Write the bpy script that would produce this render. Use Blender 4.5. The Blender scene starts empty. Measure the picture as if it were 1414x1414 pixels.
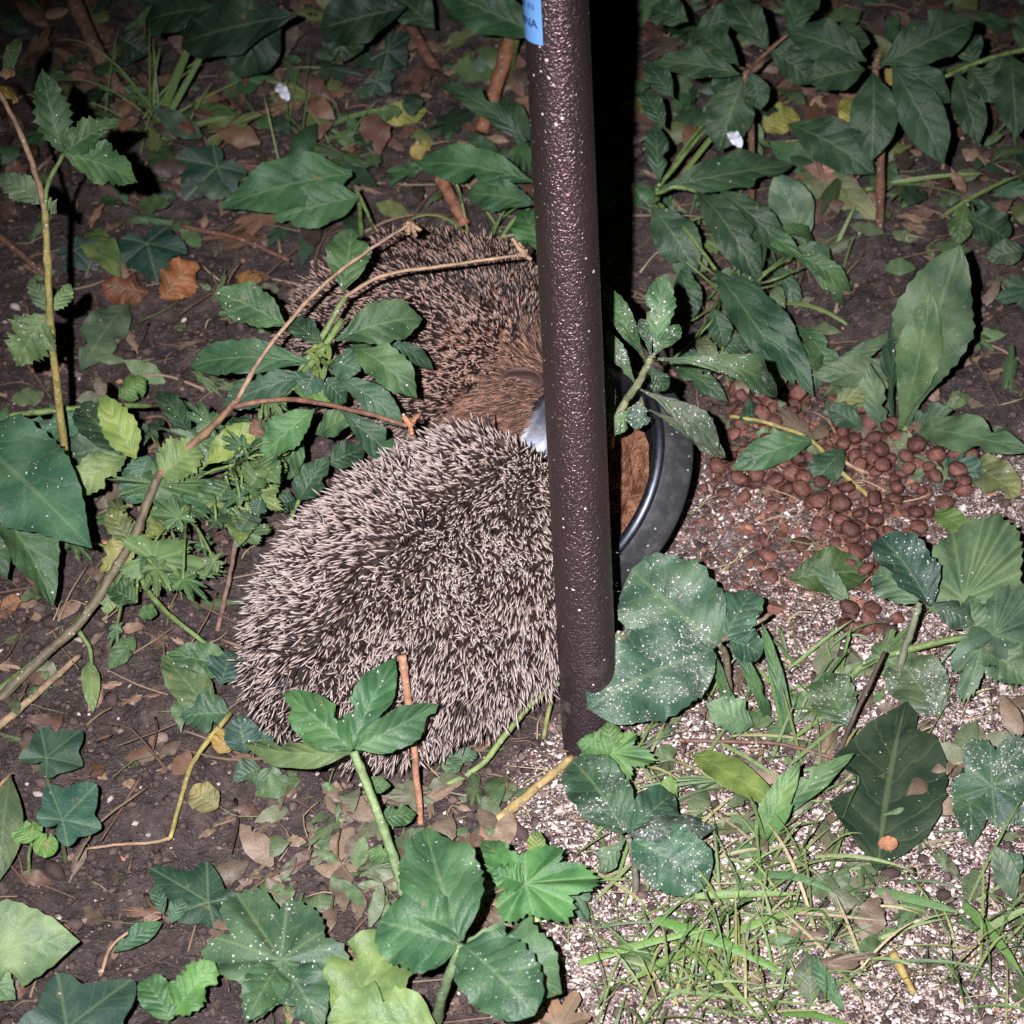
import bpy, math, random
import numpy as np
from mathutils import Vector, Matrix, Quaternion

random.seed(7)
rng = np.random.default_rng(7)
scene = bpy.context.scene
col = scene.collection

# ------------------------------------------------------------------ camera
# photograph is 1414 px square; a long lens about 1.7 m from the foot of the pole
W, F, DIST, PITCH = 1414.0, 4165.0, 1.70, math.radians(42)
fw = np.array([0, math.cos(PITCH), -math.sin(PITCH)])
rt = np.array([1.0, 0, 0])
up = np.cross(rt, fw)


def ray(x, y):
    return fw + rt * (x - 707) / F - up * (y - 707) / F


_r = ray(816, 1030)
CAM = -DIST * _r / np.linalg.norm(_r)
cd = bpy.data.cameras.new("camera")
cd.sensor_width = 36
cd.lens = 36 * F / W
cd.clip_start = 0.02
cd.clip_end = 200
cd.dof.use_dof = True
cd.dof.focus_distance = 1.66
cd.dof.aperture_fstop = 17
cam = bpy.data.objects.new("camera", cd)
cam.location = CAM
cam.rotation_euler = (math.pi / 2 - PITCH, 0, 0)
col.objects.link(cam)
scene.camera = cam

# ------------------------------------------------------------------ night sky
w = bpy.data.worlds.new("World")
scene.world = w
w.use_nodes = True
wn = w.node_tree.nodes
bg = wn["Background"]
bg.inputs[0].default_value = (0.55, 0.62, 0.8, 1)
bg.inputs[1].default_value = 0.004

# the flash of the camera, a hand's breadth left of the lens and a little above it
ld = bpy.data.lights.new("camera_flash", "SPOT")
ld.energy = 300
ld.spot_size = math.radians(39)
ld.spot_blend = 1.0
ld.shadow_soft_size = 0.006
ld.color = (0.985, 0.95, 1.0)
flash = bpy.data.objects.new("camera_flash", ld)
flash.location = CAM - rt * 0.073 + up * 0.03
_aim = Vector(CAM + ray(800, 1010) * 1.7) - Vector(flash.location)
flash.rotation_euler = _aim.to_track_quat('-Z', 'Y').to_euler()
col.objects.link(flash)

vs = scene.view_settings
vs.view_transform = "Standard"
vs.look = "None"
vs.exposure = 0.0
vs.gamma = 1.0
vs.use_curve_mapping = False
scene.cycles.max_bounces = 3
scene.cycles.diffuse_bounces = 2
scene.cycles.glossy_bounces = 2
scene.cycles.use_denoising = False
scene.cycles.caustics_reflective = False
scene.cycles.caustics_refractive = False
scene.cycles.use_adaptive_sampling = True
scene.cycles.adaptive_threshold = 0.02


# ------------------------------------------------------------------ helpers
def G(x, y, z=0.0):
    """point at height z seen at photograph pixel x, y"""
    d = ray(x, y)
    return CAM + d * ((z - CAM[2]) / d[2])


def depth(p):
    return float((np.asarray(p) - CAM) @ fw)


def proj(p):
    v = np.asarray(p) - CAM
    z = v @ fw
    return 707 + F * (v @ rt) / z, 707 - F * (v @ up) / z


def nrm(v):
    v = np.asarray(v, float)
    return v / (np.linalg.norm(v, axis=-1, keepdims=True) + 1e-12)


_tab = np.random.default_rng(3).random((256, 256))


def vnoise(x, y):
    x = np.asarray(x, float); y = np.asarray(y, float)
    xi = np.floor(x).astype(int); yi = np.floor(y).astype(int)
    fx = x - xi; fy = y - yi
    fx = fx * fx * (3 - 2 * fx); fy = fy * fy * (3 - 2 * fy)
    a = _tab[xi & 255, yi & 255]; b = _tab[(xi + 1) & 255, yi & 255]
    c = _tab[xi & 255, (yi + 1) & 255]; d = _tab[(xi + 1) & 255, (yi + 1) & 255]
    return (a * (1 - fx) + b * fx) * (1 - fy) + (c * (1 - fx) + d * fx) * fy


def gh(x, y):
    """height of the soil"""
    h = (vnoise(x * 9 + 5, y * 9 + 2) - .5) * .016 + (vnoise(x * 26, y * 26 + 9) - .5) * .010
    h = h + (vnoise(x * 75 + 3, y * 75) - .5) * .0085 + (np.clip(vnoise(x * 44 + 8, y * 44) - .55, 0, 1)) * .016 + np.abs(vnoise(x * 170, y * 170 + 4) - .5) * .007
    return h


def grit_mask(x, y):
    """1 where pale seed husks and grit lie on the soil"""
    m1 = np.clip((x * 0.75 - y * 1.0 + .085) / .09, 0, 1) * np.clip((x + .07) / .06, 0, 1)
    d2 = np.sqrt(((x - .125) / .12) ** 2 + ((y - .13) / .12) ** 2)
    m2 = np.clip((1.15 - d2) / .45, 0, 1) * .5
    m = np.maximum(m1, m2) * np.clip((.9 - x) / .3, 0, 1) * np.clip((.6 - y) / .2, 0, 1)
    n = vnoise(x * 20 + 1, y * 20) * .75 + vnoise(x * 58, y * 58) * .45 + (vnoise(x * 150, y * 150) - .5) * .5
    return np.clip(m * 1.7 - (1 - n) * .95, 0, 1)


def link(o, parent=None):
    col.objects.link(o)
    if parent is not None:
        o.parent = parent
    return o


def mesh_obj(name, v, f, mat, parent=None, smooth=True, attrs=None, color=None):
    v = np.asarray(v, float)
    if parent is not None:
        v = v - np.array(parent["origin"])
    me = bpy.data.meshes.new(name)
    me.from_pydata(v.tolist(), [], f if isinstance(f, list) else f.tolist())
    if smooth:
        me.polygons.foreach_set("use_smooth", [True] * len(me.polygons))
    for k, (typ, data) in (attrs or {}).items():
        a = me.attributes.new(k, typ, "POINT")
        a.data.foreach_set({"FLOAT": "value", "FLOAT_VECTOR": "vector", "FLOAT_COLOR": "color"}[typ],
                           np.asarray(data, float).ravel())
    me.materials.append(mat)
    o = bpy.data.objects.new(name, me)
    if color is not None:
        o.color = color
    return link(o, parent)


def tag(o, label, cat, group=None, kind=None):
    o["label"] = label
    if kind:
        o["kind"] = kind
    if cat:
        o["category"] = cat
    if group:
        o["group"] = group
    return o


def thing(name, label, cat, loc, group=None):
    o = bpy.data.objects.new(name, None)
    o.empty_display_size = .02
    o.location = loc
    o["origin"] = [float(c) for c in loc]
    tag(o, label, cat, group)
    return link(o)


def curve_pts(pts, n):
    """smooth curve (Catmull-Rom) through the points"""
    p = np.asarray(pts, float)
    if len(p) == 2:
        return p[0] + (p[1] - p[0]) * np.linspace(0, 1, n)[:, None]
    p = np.vstack([2 * p[0] - p[1], p, 2 * p[-1] - p[-2]])
    out = []
    m = len(p) - 3
    for t in np.linspace(0, m - 1e-6, n):
        i = int(t); s = t - i
        a, b, c, d = p[i:i + 4]
        out.append(.5 * (2 * b + (c - a) * s + (2 * a - 5 * b + 4 * c - d) * s * s + (3 * b - a - 3 * c + d) * s ** 3))
    return np.array(out)


def tube_geo(pts, r0, r1, n=None, seg=7, wob=.08, ends=True):
    n = n or max(6, 5 * len(pts))
    c = curve_pts(pts, n)
    if wob:
        c[1:-1] += rng.normal(size=(n - 2, 3)) * min(r0, .002) * .10
    t = nrm(np.gradient(c, axis=0))
    ref = np.array([.3, .2, 1.0]) if abs(t[0][2]) < .8 else np.array([1.0, .1, 0])
    v = []
    for i in range(n):
        a = nrm(np.cross(t[i], ref)); b = np.cross(t[i], a)
        r = r0 + (r1 - r0) * i / (n - 1)
        r *= 1 + wob * random.uniform(-1, 1) * .8 + (.16 if wob and i and i % 7 == 3 else 0)
        for k in range(seg):
            q = 2 * math.pi * k / seg
            v.append(c[i] + r * (math.cos(q) * a + math.sin(q) * b))
    f = [[i * seg + k, i * seg + (k + 1) % seg, (i + 1) * seg + (k + 1) % seg, (i + 1) * seg + k]
         for i in range(n - 1) for k in range(seg)]
    if ends:
        f.append(list(range(seg))[::-1]); f.append([(n - 1) * seg + k for k in range(seg)])
    tt = np.repeat(np.linspace(0, 1, n), seg)
    return np.array(v), f, tt


# ------------------------------------------------------------------ materials
class N:
    """small node-building helper"""
    def __init__(s, name):
        s.m = bpy.data.materials.new(name)
        s.m.use_nodes = True
        s.t = s.m.node_tree
        s.p = s.t.nodes["Principled BSDF"]
        s.out = s.t.nodes["Material Output"]

    def n(s, typ, **kw):
        x = s.t.nodes.new(typ)
        for k, v in kw.items():
            setattr(x, k, v)
        return x

    def put(s, sock, val):
        if isinstance(val, bpy.types.NodeSocket):
            s.t.links.new(val, sock)
        else:
            sock.default_value = val

    def math(s, op, a, b=0.0, clamp=False):
        x = s.n("ShaderNodeMath", operation=op, use_clamp=clamp)
        s.put(x.inputs[0], a); s.put(x.inputs[1], b)
        return x.outputs[0]

    def mix(s, fac, a, b, typ="MIX"):
        x = s.n("ShaderNodeMixRGB", blend_type=typ)
        s.put(x.inputs[0], fac)
        s.put(x.inputs[1], a if isinstance(a, bpy.types.NodeSocket) else (*a, 1))
        s.put(x.inputs[2], b if isinstance(b, bpy.types.NodeSocket) else (*b, 1))
        return x.outputs[0]

    def noise(s, vec, scale, detail=3.0, rough=.55, dist=0.0):
        x = s.n("ShaderNodeTexNoise")
        s.put(x.inputs["Vector"], vec)
        x.inputs["Scale"].default_value = scale
        x.inputs["Detail"].default_value = detail
        x.inputs["Roughness"].default_value = rough
        x.inputs["Distortion"].default_value = dist
        return x.outputs["Fac"]

    def voro(s, vec, scale, feature="F1"):
        x = s.n("ShaderNodeTexVoronoi", feature=feature)
        s.put(x.inputs["Vector"], vec)
        x.inputs["Scale"].default_value = scale
        return x

    def ramp(s, fac, stops, interp="LINEAR"):
        x = s.n("ShaderNodeValToRGB")
        x.color_ramp.interpolation = interp
        e = x.color_ramp.elements
        while len(e) < len(stops):
            e.new(.5)
        for el, (p, c) in zip(e, stops):
            el.position = p
            el.color = (*c, 1) if len(c) == 3 else c
        s.put(x.inputs[0], fac)
        return x.outputs[0]

    def step(s, v, lo, hi):
        x = s.n("ShaderNodeMapRange", interpolation_type="SMOOTHSTEP", clamp=True)
        s.put(x.inputs[0], v)
        s.put(x.inputs[1], lo); s.put(x.inputs[2], hi)
        return x.outputs[0]

    def attr(s, name, out="Fac"):
        return s.n("ShaderNodeAttribute", attribute_name=name).outputs[out]

    def pos(s):
        return s.n("ShaderNodeNewGeometry").outputs["Position"]

    def bump(s, h, dist, strength=1.0, normal=None):
        x = s.n("ShaderNodeBump")
        x.inputs["Distance"].default_value = dist
        x.inputs["Strength"].default_value = strength
        s.put(x.inputs["Height"], h)
        if normal is not None:
            s.put(x.inputs["Normal"], normal)
        return x.outputs[0]

    def fin(s, color, rough, normal=None, metallic=0.0, spec=.5):
        s.put(s.p.inputs["Base Color"], color if isinstance(color, bpy.types.NodeSocket) else (*color, 1))
        s.put(s.p.inputs["Roughness"], rough)
        s.put(s.p.inputs["Metallic"], metallic)
        s.put(s.p.inputs["Specular IOR Level"], spec)
        if normal is not None:
            s.put(s.p.inputs["Normal"], normal)
        return s.m


def leaf_material(name, palmate=False, rough=.42, nlat=8.0, angles=(0, 62, 130)):
    s = N(name)
    P = s.pos()
    sep = s.n("ShaderNodeSeparateXYZ"); s.put(sep.inputs[0], s.attr("luv", "Vector"))
    u, v = sep.outputs[0], sep.outputs[1]
    oi = s.n("ShaderNodeObjectInfo")
    base, dust, rnd = oi.outputs["Color"], oi.outputs["Alpha"], oi.outputs["Random"]
    av = s.math("ABSOLUTE", v)
    if palmate:
        # veins run out along the lobes from the stalk
        r = s.math("SQRT", s.math("ADD", s.math("MULTIPLY", u, u), s.math("MULTIPLY", v, v)))
        ridge = None
        for a in angles:
            c, q = math.cos(math.radians(a)), math.sin(math.radians(a))
            d = s.math("ABSOLUTE", s.math("SUBTRACT", s.math("MULTIPLY", u, q), s.math("MULTIPLY", av, c)))
            al = s.math("ADD", s.math("MULTIPLY", u, c), s.math("MULTIPLY", av, q))
            d = s.math("ADD", d, s.math("MULTIPLY", s.math("LESS_THAN", al, 0.0), 9.0))
            ridge = d if ridge is None else s.math("MINIMUM", ridge, d)
        main = s.math("SUBTRACT", 1.0, s.step(ridge, .008, .028))
        lat_c = s.math("FRACT", s.math("ADD", s.math("MULTIPLY", r, 5.0), s.math("MULTIPLY", ridge, -7.0)))
        lat = s.math("MULTIPLY", s.math("SUBTRACT", 1.0, s.step(s.math("ABSOLUTE", s.math("SUBTRACT", lat_c, .5)), .02, .09)), .42)
        quilt = s.step(ridge, 0.0, .2)
    else:
        main = s.math("SUBTRACT", 1.0, s.step(av, .02, .075))
        sc = s.math("SUBTRACT", s.math("MULTIPLY", u, nlat), s.math("MULTIPLY", s.math("POWER", av, .85), nlat * .24))
        sc = s.math("ADD", sc, s.math("MULTIPLY", s.noise(P, 70, 2), .9))
        lat_c = s.math("ABSOLUTE", s.math("SUBTRACT", s.math("FRACT", sc), .5))
        lat = s.math("MULTIPLY", s.math("SUBTRACT", 1.0, s.step(lat_c, .015, .075)), .45)
        quilt = s.step(lat_c, 0.0, .4)
    vein = s.math("MAXIMUM", main, lat)
    blot = s.noise(P, 55, 2)
    fine = s.noise(P, 520, 3, .75)
    c1 = s.mix(s.step(blot, .3, .7), s.mix(1.0, base, (.62, .70, .70), "MULTIPLY"), s.mix(1.0, base, (1.32, 1.22, 1.12), "MULTIPLY"))
    c1 = s.mix(s.math("MULTIPLY", s.step(fine, .45, .75), .35), c1, s.mix(1.0, c1, (1.5, 1.4, 1.3), "MULTIPLY"))
    c1 = s.mix(s.math("MULTIPLY", vein, .36), c1, s.mix(.5, c1, (.33, .42, .2)))
    # insect and age blemishes
    old = s.math("MULTIPLY", s.step(s.noise(P, 95, 3, .65), .64, .74), .55)
    c1 = s.mix(old, c1, (.22, .17, .06))
    # paler underside
    back = s.n("ShaderNodeNewGeometry").outputs["Backfacing"]
    c1 = s.mix(s.math("MULTIPLY", back, .45), c1, (.17, .24, .15))
    # specks of husk dust and drops lying on the leaf
    warp = s.n("ShaderNodeVectorMath", operation="ADD")
    wn_ = s.n("ShaderNodeTexNoise"); wn_.inputs["Scale"].default_value = 900; wn_.inputs["Detail"].default_value = 1; s.put(wn_.inputs["Vector"], P)
    ws = s.n("ShaderNodeVectorMath", operation="SCALE"); s.put(ws.inputs[0], wn_.outputs["Color"]); ws.inputs["Scale"].default_value = .0018
    s.put(warp.inputs[0], P); s.put(warp.inputs[1], ws.outputs[0])
    vo = s.voro(warp.outputs[0], 800)
    keep = s.n("ShaderNodeSeparateColor"); s.put(keep.inputs[0], vo.outputs["Color"])
    clump = s.noise(P, 60, 2)
    amount = s.math("MULTIPLY", s.math("POWER", dust, 2.1), s.math("ADD", s.math("MULTIPLY", s.step(clump, .40, .64), 1.35), .10))
    on = s.math("LESS_THAN", keep.outputs[0], amount)
    rad = s.math("ADD", s.math("MULTIPLY", s.math("POWER", keep.outputs[1], 3.0), .55), .13)
    spot = s.math("MULTIPLY", on, s.math("SUBTRACT", 1.0, s.step(vo.outputs["Distance"], s.math("MULTIPLY", rad, .7), rad)))
    film = s.math("MULTIPLY", s.math("MULTIPLY", s.step(dust, .35, 1.2), s.step(clump, .42, .7)), s.step(fine, .35, .7))
    c1 = s.mix(s.math("MULTIPLY", film, .5), c1, (.42, .42, .39))
    c1 = s.mix(s.math("MULTIPLY", spot, .9), c1, s.mix(keep.outputs[2], (.72, .74, .72), (.66, .57, .52)))
    h = s.math("ADD", s.math("MULTIPLY", quilt, .36), s.math("MULTIPLY", fine, .55))
    h = s.math("ADD", h, s.math("MULTIPLY", spot, .7))
    bmp = s.bump(h, .0011, .8)
    ro = s.math("ADD", rough, s.math("MULTIPLY", s.math("SUBTRACT", blot, .5), .3))
    ro = s.math("ADD", ro, s.math("MULTIPLY", spot, .3))
    s.fin(c1, ro, bmp, spec=.30)
    tr = s.n("ShaderNodeBsdfTranslucent"); s.put(tr.inputs[0], s.mix(.3, c1, (.14, .3, .03)))
    mx = s.n("ShaderNodeMixShader"); mx.inputs[0].default_value = .16
    s.t.links.new(s.p.outputs[0], mx.inputs[1]); s.t.links.new(tr.outputs[0], mx.inputs[2])
    s.t.links.new(mx.outputs[0], s.out.inputs[0])
    return s.m


def stem_material(name):
    s = N(name)
    P = s.pos()
    base = s.n("ShaderNodeObjectInfo").outputs["Color"]
    nz = s.noise(P, 160, 4, .65)
    c = s.mix(s.step(nz, .3, .7), s.mix(1.0, base, (.62, .62, .62), "MULTIPLY"), s.mix(1.0, base, (1.3, 1.25, 1.2), "MULTIPLY"))
    sp = s.voro(P, 480)
    k = s.n("ShaderNodeSeparateColor"); s.put(k.inputs[0], sp.outputs["Color"])
    spot = s.math("MULTIPLY", s.math("LESS_THAN", k.outputs[0], .12), s.math("LESS_THAN", sp.outputs["Distance"], .3))
    c = s.mix(s.math("MULTIPLY", spot, .7), c, (.55, .52, .48))
    return s.fin(c, .6, s.bump(nz, .0008, .8), spec=.35)


def attr_color_material(name, rough=.8, bump=.0006, scale=700, spec=.35):
    s = N(name)
    c = s.attr("ccol", "Color")
    nz = s.noise(s.pos(), scale, 3, .6)
    c = s.mix(s.step(nz, .3, .7), s.mix(1.0, c, (.8, .79, .79), "MULTIPLY"), s.mix(1.0, c, (1.15, 1.14, 1.12), "MULTIPLY"))
    return s.fin(c, rough, s.bump(nz, bump, .8), spec=spec)


M = {}
M["leaf"] = leaf_material("leaf_serrate", nlat=6.5)
M["leafgl"] = leaf_material("leaf_glossy", nlat=6, rough=.47)
M["fan"] = leaf_material("leaf_fan", palmate=True, rough=.5, angles=(0, 24, 50, 80))
M["ivy"] = leaf_material("leaf_ivy", palmate=True, rough=.44, angles=(0, 60, 128))
M["cut"] = leaf_material("leaf_cut", palmate=True, rough=.46, angles=(0, 42, 86, 135))
M["stem"] = stem_material("plant_stem")
M["attr"] = attr_color_material("crumb_surface")
M["blade"] = attr_color_material("grass_surface", rough=.5, bump=.0004)

# soil
s = N("soil")
P = s.pos()
n1, n2, n3 = s.noise(P, 14, 2), s.noise(P, 105, 4, .7), s.noise(P, 480, 3, .75)
c = s.ramp(n2, [(.28, (.030, .021, .019)), (.5, (.075, .053, .048)), (.72, (.15, .112, .102))])
c = s.mix(s.math("MULTIPLY", s.step(n1, .42, .68), .5), c, (.052, .04, .042))
c = s.mix(s.math("MULTIPLY", s.step(n3, .6, .72), .55), c, (.21, .165, .145))
vg = s.voro(P, 620)
kg = s.n("ShaderNodeSeparateColor"); s.put(kg.inputs[0], vg.outputs["Color"])
pale = s.ramp(kg.outputs[0], [(0, (.2, .145, .13)), (.3, (.40, .30, .275)), (.62, (.52, .42, .39)), (.9, (.64, .56, .53)), (1, (.35, .2, .13))])
pale = s.mix(s.step(n2, .35, .7), s.mix(1.0, pale, (.55, .5, .5), "MULTIPLY"), pale)
c = s.mix(s.attr("grit"), c, pale)
hgt = s.math("ADD", s.math("MULTIPLY", n2, 1.0), s.math("MULTIPLY", n3, .55))
hgt = s.math("SUBTRACT", hgt, s.math("MULTIPLY", s.math("MULTIPLY", vg.outputs["Distance"], s.attr("grit")), .8))
M["soil"] = s.fin(c, s.math("ADD", .62, s.math("MULTIPLY", n3, .3)), s.bump(hgt, .0065, 1.0), spec=.4)

# hammered bronze paint of the pole
s = N("hammered_paint")
tc = s.n("ShaderNodeTexCoord").outputs["Object"]
dist = s.noise(tc, 620, 1, .5, 1.0)
fine = s.noise(tc, 900, 2)
c = s.mix(s.noise(tc, 25, 4), (.145, .096, .100), (.23, .155, .162))
wear = s.math("MULTIPLY", s.step(s.noise(tc, 70, 5, .7), .6, .74), .55)
zz = s.n("ShaderNodeSeparateXYZ"); s.put(zz.inputs[0], tc)
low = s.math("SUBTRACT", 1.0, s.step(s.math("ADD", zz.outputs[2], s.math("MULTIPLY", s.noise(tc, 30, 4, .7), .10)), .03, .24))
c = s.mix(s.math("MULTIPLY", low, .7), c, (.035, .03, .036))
mud = s.math("MULTIPLY", s.step(s.noise(tc, 55, 5, .75), .5, .62), s.math("SUBTRACT", 1.0, s.step(zz.outputs[2], .0, .09)))
c = s.mix(s.math("MULTIPLY", wear, s.math("ADD", .15, low)), c, (.2, .16, .16))
c = s.mix(mud, c, (.13, .10, .09))
vo = s.voro(tc, 330)
k = s.n("ShaderNodeSeparateColor"); s.put(k.inputs[0], vo.outputs["Color"])
spot = s.math("MULTIPLY", s.math("LESS_THAN", k.outputs[0], s.math("MULTIPLY", s.step(s.noise(tc, 38, 3), .42, .75), .35)), s.math("LESS_THAN", vo.outputs["Distance"], s.math("ADD", .07, s.math("MULTIPLY", s.math("POWER", k.outputs[1], 2.5), .3))))
c = s.mix(spot, c, (.62, .52, .5))
b = s.bump(dist, .00075, 1.0, s.bump(fine, .0002, .4))
met = s.math("MULTIPLY", s.math("SUBTRACT", 1.0, s.math("MAXIMUM", spot, mud)), .9)
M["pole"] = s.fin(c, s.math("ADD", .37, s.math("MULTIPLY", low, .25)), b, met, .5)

s = N("sticker_film")
tc = s.n("ShaderNodeTexCoord").outputs["Object"]
M["sticker"] = s.fin(s.mix(s.noise(tc, 80, 3), (.13, .32, .66), (.17, .38, .74)), .4)
M["ink"] = N("sticker_ink").fin((.012, .03, .12), .5)
s = N("brushed_steel")
tc = s.n("ShaderNodeTexCoord").outputs["Object"]
nz = s.noise(tc, 220, 4, .6)
M["steel"] = s.fin(s.mix(nz, (.085, .095, .12), (.16, .175, .205)), s.math("ADD", .34, s.math("MULTIPLY", nz, .25)), s.bump(nz, .0002, .5), 1.0)
s = N("black_rubber")
tc = s.n("ShaderNodeTexCoord").outputs["Object"]
nz = s.noise(tc, 120, 5, .65)
vo = s.voro(tc, 330)
k = s.n("ShaderNodeSeparateColor"); s.put(k.inputs[0], vo.outputs["Color"])
spot = s.math("MULTIPLY", s.math("LESS_THAN", k.outputs[0], .07), s.math("LESS_THAN", vo.outputs["Distance"], .22))
c = s.mix(s.step(nz, .4, .75), (.030, .031, .034), (.075, .073, .074))
M["rubber"] = s.fin(s.mix(spot, c, (.45, .38, .34)), .62, s.bump(nz, .0005, .6), spec=.35)
s = N("kibble")
oi = s.n("ShaderNodeObjectInfo")
tc = s.n("ShaderNodeTexCoord").outputs["Object"]
nz = s.noise(s.pos(), 240, 4, .62)
c = s.mix(oi.outputs["Random"], (.058, .024, .019), (.125, .054, .040))
c = s.mix(s.step(nz, .42, .74), c, s.mix(1.0, c, (2.0, 1.9, 1.9), "MULTIPLY"))
M["kibble"] = s.fin(c, .58, s.bump(nz, .0017, 1.0), spec=.35)
s = N("wet_food")
nz = s.noise(s.pos(), 170, 5, .65)
M["food"] = s.fin(s.ramp(nz, [(.3, (.09, .03, .016)), (.55, (.21, .09, .045)), (.75, (.36, .2, .11))]), .4, s.bump(nz, .005, 1.0))

# hedgehog spines: pale tip, dark band, pale shaft
def spine_material(name, stops, tint):
    s = N(name)
    t, rn = s.attr("t"), s.attr("rnd")
    tt = s.math("ADD", t, s.math("MULTIPLY", s.math("SUBTRACT", rn, .5), .22))
    c = s.ramp(tt, stops)
    c = s.mix(s.math("MULTIPLY", s.step(rn, .5, 1.0), .5), c, s.mix(1.0, c, tint, "MULTIPLY"))
    return s.fin(c, .42, spec=.45)


M["spine"] = spine_material("spine_keratin", [(0, (.14, .09, .07)), (.22, (.30, .215, .175)), (.32, (.04, .024, .022)), (.64, (.026, .016, .015)), (.74, (.30, .23, .205)), (.87, (.47, .39, .355)), (1, (.58, .505, .475))], (.60, .48, .42))
M["spine_dark"] = spine_material("spine_keratin_dark", [(0, (.09, .05, .038)), (.22, (.16, .10, .075)), (.30, (.024, .013, .012)), (.72, (.018, .010, .009)), (.79, (.32, .205, .165)), (.9, (.48, .34, .28)), (1, (.54, .41, .35))], (.66, .5, .42))
s = N("fur_hair")
c = s.attr("ccol", "Color")
M["fur"] = s.fin(s.mix(s.step(s.attr("t"), .0, .8), s.mix(1.0, c, (.45, .4, .4), "MULTIPLY"), c), .55, spec=.3)
s = N("hedgehog_skin")
nz = s.noise(s.n("ShaderNodeTexCoord").outputs["Object"], 150, 4)
M["skin"] = s.fin(s.mix(nz, (.012, .008, .007), (.030, .019, .016)), .8)
s = N("ear_skin")
nz = s.noise(s.n("ShaderNodeTexCoord").outputs["Object"], 300, 4)
M["ear"] = s.fin(s.mix(nz, (.06, .035, .032), (.13, .08, .072)), .6)
M["eye"] = N("wet_eye").fin((.006, .005, .005), .08)
M["nose"] = N("wet_nose").fin((.012, .01, .01), .25)

# ------------------------------------------------------------------ ground
def axis(lo, hi, st, far_lo, far_hi):
    a = list(np.arange(lo, hi + st / 2, st))
    d, x = st * 1.5, a[-1]
    while x < far_hi:
        x += d; d *= 1.35; a.append(x)
    d, x = st * 1.5, a[0]
    while x > far_lo:
        x -= d; d *= 1.35; a.insert(0, x)
    return np.array(a)


ax_ = axis(-.46, .40, .0028, -20, 20)
ay_ = axis(-.24, .82, .0034, -20, 40)
X, Y = np.meshgrid(ax_, ay_)
fade = np.clip((1.6 - np.abs(X)) / 1.0, 0, 1) * np.clip((2.2 - np.abs(Y)) / 1.0, 0, 1)
Z = gh(X, Y) * fade
nx, ny = len(ax_), len(ay_)
idx = np.arange(nx * ny).reshape(ny, nx)
fc = np.stack([idx[:-1, :-1], idx[:-1, 1:], idx[1:, 1:], idx[1:, :-1]], -1).reshape(-1, 4)
ground = mesh_obj("ground", np.stack([X, Y, Z], -1).reshape(-1, 3), fc, M["soil"],
                  attrs={"grit": ("FLOAT", grit_mask(X, Y).ravel())})
ground["kind"] = "structure"
ground["label"] = "bare dark brown garden soil strewn with pale grit"


def on_ground(x, y, dz=0.0):
    p = G(x, y, 0)
    return np.array([p[0], p[1], float(gh(p[0], p[1])) + dz])


# ------------------------------------------------------------------ pole with sticker
R_POLE = 0.01585
lean = nrm([math.sin(math.radians(-3.0)), math.sin(math.radians(10.0)), 1.0])
pole = thing("feeder_pole", "hammered bronze metal pole standing between the hedgehogs and the bowl, blue sticker on it", "pole", (0, 0, 0))
pole.rotation_mode = "QUATERNION"
pole.rotation_quaternion = Vector((0, 0, 1)).rotation_difference(Vector(lean))
segs, zs = 64, [-.06, 0, .1, .3, .6, .9, 1.2, 1.5, 1.585, 1.598, 1.6]
rs = [R_POLE] * 8 + [R_POLE, R_POLE * .7, R_POLE * .1]
v = [(r * math.cos(2 * math.pi * k / segs), r * math.sin(2 * math.pi * k / segs), z) for z, r in zip(zs, rs) for k in range(segs)]
f = [[i * segs + k, i * segs + (k + 1) % segs, (i + 1) * segs + (k + 1) % segs, (i + 1) * segs + k] for i in range(len(zs) - 1) for k in range(segs)]
f.append([(len(zs) - 1) * segs + k for k in range(segs)])
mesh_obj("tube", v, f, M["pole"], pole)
hs = np.linspace(.2, .6, 400)
z_st = hs[np.argmin([abs(proj(lean * h + np.array([-.008, -.0138, 0]))[1] - 68) for h in hs])]


def wrap(th, z, r):
    return (r * math.sin(th), -r * math.cos(th), z)


rr = R_POLE + .00035
th0, th1, na = math.radians(-122), math.radians(-26), 26
v, f = [], []
for z in (z_st, z_st + .075):
    for k in range(na):
        v.append(wrap(th0 + (th1 - th0) * k / (na - 1), z, rr))
f = [[k, k + 1, na + k + 1, na + k] for k in range(na - 1)]
stick = mesh_obj("sticker", v, f, M["sticker"], pole)
stick["label"] = "pale blue sticker with small dark print"
stick["origin"] = [0.0, 0.0, 0.0]


def wrapped_text(body, size, z, th_end, bold=0.0):
    cu = bpy.data.curves.new("print", "FONT")
    cu.body = body; cu.size = size; cu.align_x = "RIGHT"; cu.offset = bold
    cu.resolution_u = 2
    ob = bpy.data.objects.new("print", cu)
    col.objects.link(ob)
    dg = bpy.context.evaluated_depsgraph_get()
    me = bpy.data.meshes.new_from_object(ob.evaluated_get(dg))
    bpy.data.objects.remove(ob)
    v = [wrap(th_end + q.co.x / rr, z + q.co.y, rr + .0003) for q in me.vertices]
    f = [list(p.vertices) for p in me.polygons]
    mesh_obj("print", v, f, M["ink"], stick, smooth=False)


wrapped_text("MADE IN", .0048, z_st + .0175, math.radians(-40))
wrapped_text("CHINA", .0062, z_st + .0085, math.radians(-35), .00012)
v = [wrap(math.radians(-80) + math.radians(45) * k / 9, z_st + .047 + dz, rr + .0003) for dz in (0, .0006) for k in range(10)]
mesh_obj("printed_line", v, [[k, k + 1, 11 + k, 10 + k] for k in range(9)], M["ink"], stick, smooth=False)

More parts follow.
